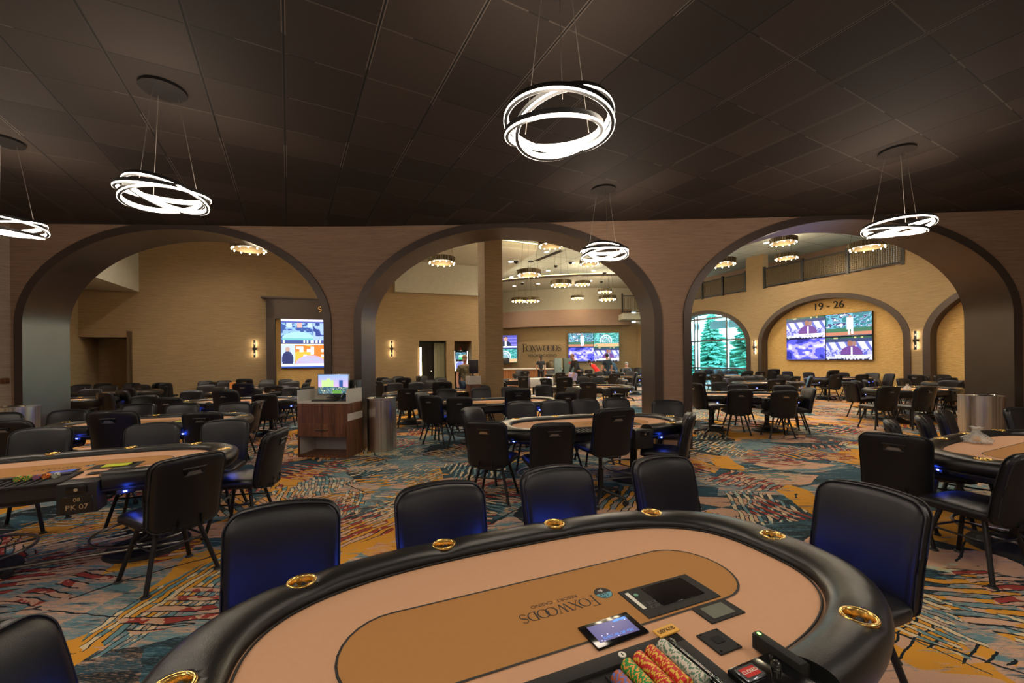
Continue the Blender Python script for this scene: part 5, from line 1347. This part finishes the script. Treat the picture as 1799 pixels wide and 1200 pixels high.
mp=person(pxy(1017,18.6),1.9,'person in dark shirt and trousers bending forward with a bag',1.86,lean=.42,shirt='cloth_black',trous='cloth_black',hair='hair_sandy',armL=[(.22,.16,.24),(.20,.32,.10),(.18,.40,.02)],armR=[(.22,.16,.24),(.20,.32,.10),(.18,.40,.02)])
m=MB(); m.loft([[(.16*a*k_,.09*b*k_,z) for a,b in ((-1,-1),(1,-1),(1,1),(-1,1))] for z,k_ in ((0,1),(.3,1.15),(.36,.6))]); o=m.build('carried_bag','bag'); q=pxy(1007,18.4); o.location=(q[0],q[1],.62); tag(o,'pale violet plastic bag carried by the bending person','bag')
person(pxy(1052,21.5),1.2,'person in red jacket leaning over a far table',1.68,lean=.75,shirt='cloth_red',trous='cloth_black',hair='hair_black',long=True)
person(pxy(1067,20.2),.2,'person in navy polo standing with back turned before the far screens',1.80,shirt='cloth_navy',trous='cloth_navy',hair='hair_black',sleeve=.6)
person(pxy(1081,21.6),.6,'person with grey hair in dark jacket leaning beside the navy polo',1.70,lean=.55,shirt='cloth_navy',trous='cloth_black',hair='hair_grey')
person(pxy(1101,23.2),3.0,'person in dark suit and pale shirt seated at the far right table',1.80,seated=True,shirt='cloth_grey',trous='cloth_black',hair='hair_grey',armL=[(.22,.14,.24),(.16,.36,.2),(.1,.42,.2)],armR=[(.22,.14,.24),(.16,.36,.2),(.1,.42,.2)])
# ------------------------------------------------------------------ outside the window
m=MB(); m.poly([(8,14),(60,14),(60,70),(2,70),(2,30)],-.6,-.5); 
o=m.build('ground_outside','lawn',smooth=False); struct(o); o.name='floor_outside'
def onray(u,D): p=atD(u,632,D); return p
def spruce(x,y,h,r,label):
    t_=empty('spruce_tree',(x,y,-.5),0,label,'tree','spruces outside the window')
    m=MB(); m.cyl((0,0,0),(0,0,h*.95),.12,.02,8); m.build('trunk','bark',t_)
    m=MB(); random.seed(int(x*10))
    n=int(h*9)
    for L in range(n):
        z=.4+(h-.4)*L/n; rr=r*(1-z/h)**.85+.08
        for k in range(9):
            a=random.uniform(0,2*PI); q=rr*random.uniform(.7,1.12); 
            tip=Vector((math.cos(a)*q,math.sin(a)*q,z-q*.22+random.uniform(-.05,.1)))
            base=Vector((0,0,z+.05)); sd=Vector((-math.sin(a),math.cos(a),0))*(q*.24)
            mid=base.lerp(tip,.6)
            v=[m.bm.verts.new(p) for p in (base,mid+sd,tip,mid-sd,mid+Vector((0,0,-.18*q-.04)),mid+Vector((0,0,.07)))]
            for f in ((0,1,5),(1,2,5),(2,3,5),(3,0,5),(0,4,1),(1,4,2),(2,4,3),(3,4,0)): m.bm.faces.new([v[i] for i in f])
            # sprigs
            for s_ in range(3):
                b2=base.lerp(tip,.35+.2*s_); t2=b2+Vector((math.cos(a+random.choice((-.9,.9))),math.sin(a+random.choice((-.9,.9))),-.25))*q*.35
                w2=Vector((0,0,.05)); vv=[m.bm.verts.new(p) for p in (b2,b2.lerp(t2,.5)+w2,t2,b2.lerp(t2,.5)-w2)]; m.bm.faces.new(vv)
    m.build('foliage','spruce',t_,smooth=False)
p=onray(1252,29.5); spruce(p.x,p.y,5.6,1.7,'young spruce outside the window, smaller one at left')
p=onray(1322,24.8); spruce(p.x,p.y,6.4,2.0,'larger spruce outside the window, right of the mullion')
p=onray(1208,33); spruce(p.x,p.y,4.0,1.6,'distant spruce outside the window at its left edge')
b=empty('pale_building',onray(1270,44)*1,.2,'long pale building behind the spruces outside','building'); b.location.z=-.5
m=MB(); m.box((0,4,3.2),(40,8,6.4)); m.build('wall','facade_pale',b,smooth=False)
m=MB(); m.box((0,-.1,6.4),(40.6,.6,.5)); m.box((0,-.1,3.6),(40.2,.3,.15)); m.build('eaves','facade_grey',b,smooth=False)
for k in range(9):
    m=MB(); m.box((-14+k*3.4,-.02,2.2),(1.6,.06,1.5)); m.build('window','facade_grey',b,smooth=False)
m=MB(); 
q=rp(3.1,-2.6,0); 
can=MB(); rbox(can,2.3,5.1,-1.0,-1.4,3.20,3.62); tag(can.build('window_canopy','facade_grey',smooth=False),'grey slatted canopy hanging outside the upper window','canopy')
# ------------------------------------------------------------------ fill light for the hall: ring pendants added out of view, repeating the row
ringp((-2.2,-1.1),3.12,'added ring pendant lamp behind the viewer at left',6,T3(1.0))
ringp((2.9,-.6),3.12,'added ring pendant lamp behind the viewer at right',7,T3(2.0))
ringp((6.8,1.6),3.12,'added ring pendant lamp beyond the right edge of the photo',8,T3(.4))
ringp((-6.2,.6),3.12,'added ring pendant lamp beyond the left edge of the photo',9,T3(.9))
# fill downlights added to the front hall, behind and beside the camera
for i,(x,y,e) in enumerate([(0,-1.6,90),(-3.5,.4,70),(3.4,.6,80),(-6.6,3.0,60),(6.8,3.2,60)]):
    downlight((x,y,ZC-.001),'added fill downlight outside the view of the front hall',e,'added fill lights out of view')
l=bpy.data.lights.new('sky_fill_light','AREA'); l.shape='RECTANGLE'; l.size=5; l.size_y=3; l.energy=2600; l.color=(.38,.80,1)  # area lamp added outside to strengthen the daylight through the window
lo=bpy.data.objects.new('sky_fill_light',l); C.objects.link(lo); lo.location=rp(4.4,-4.5,6.6)
tg=rp(1.5,5.0,.3); lo.rotation_euler=(tg-lo.location).to_track_quat('-Z','Y').to_euler()
# ------------------------------------------------------------------ world
w=bpy.data.worlds.new('world'); bpy.context.scene.world=w; w.use_nodes=True; nt=w.node_tree; bg=nt.nodes['Background']
sk=nt.nodes.new('ShaderNodeTexSky'); sk.sky_type='NISHITA'; sk.sun_elevation=math.radians(38); sk.sun_rotation=math.radians(200); sk.sun_disc=False; sk.altitude=50
mx=nt.nodes.new('ShaderNodeMix'); mx.data_type='RGBA'; mx.inputs[0].default_value=.75; nt.links.new(sk.outputs[0],mx.inputs[6]); mx.inputs[7].default_value=(.75,.95,1.0,1)
nt.links.new(mx.outputs[2],bg.inputs[0]); bg.inputs[1].default_value=3.0
sc=bpy.context.scene
sc.view_settings.view_transform='Standard'; sc.view_settings.look='None'; sc.view_settings.gamma=1; sc.view_settings.use_curve_mapping=False; sc.view_settings.exposure=1.3
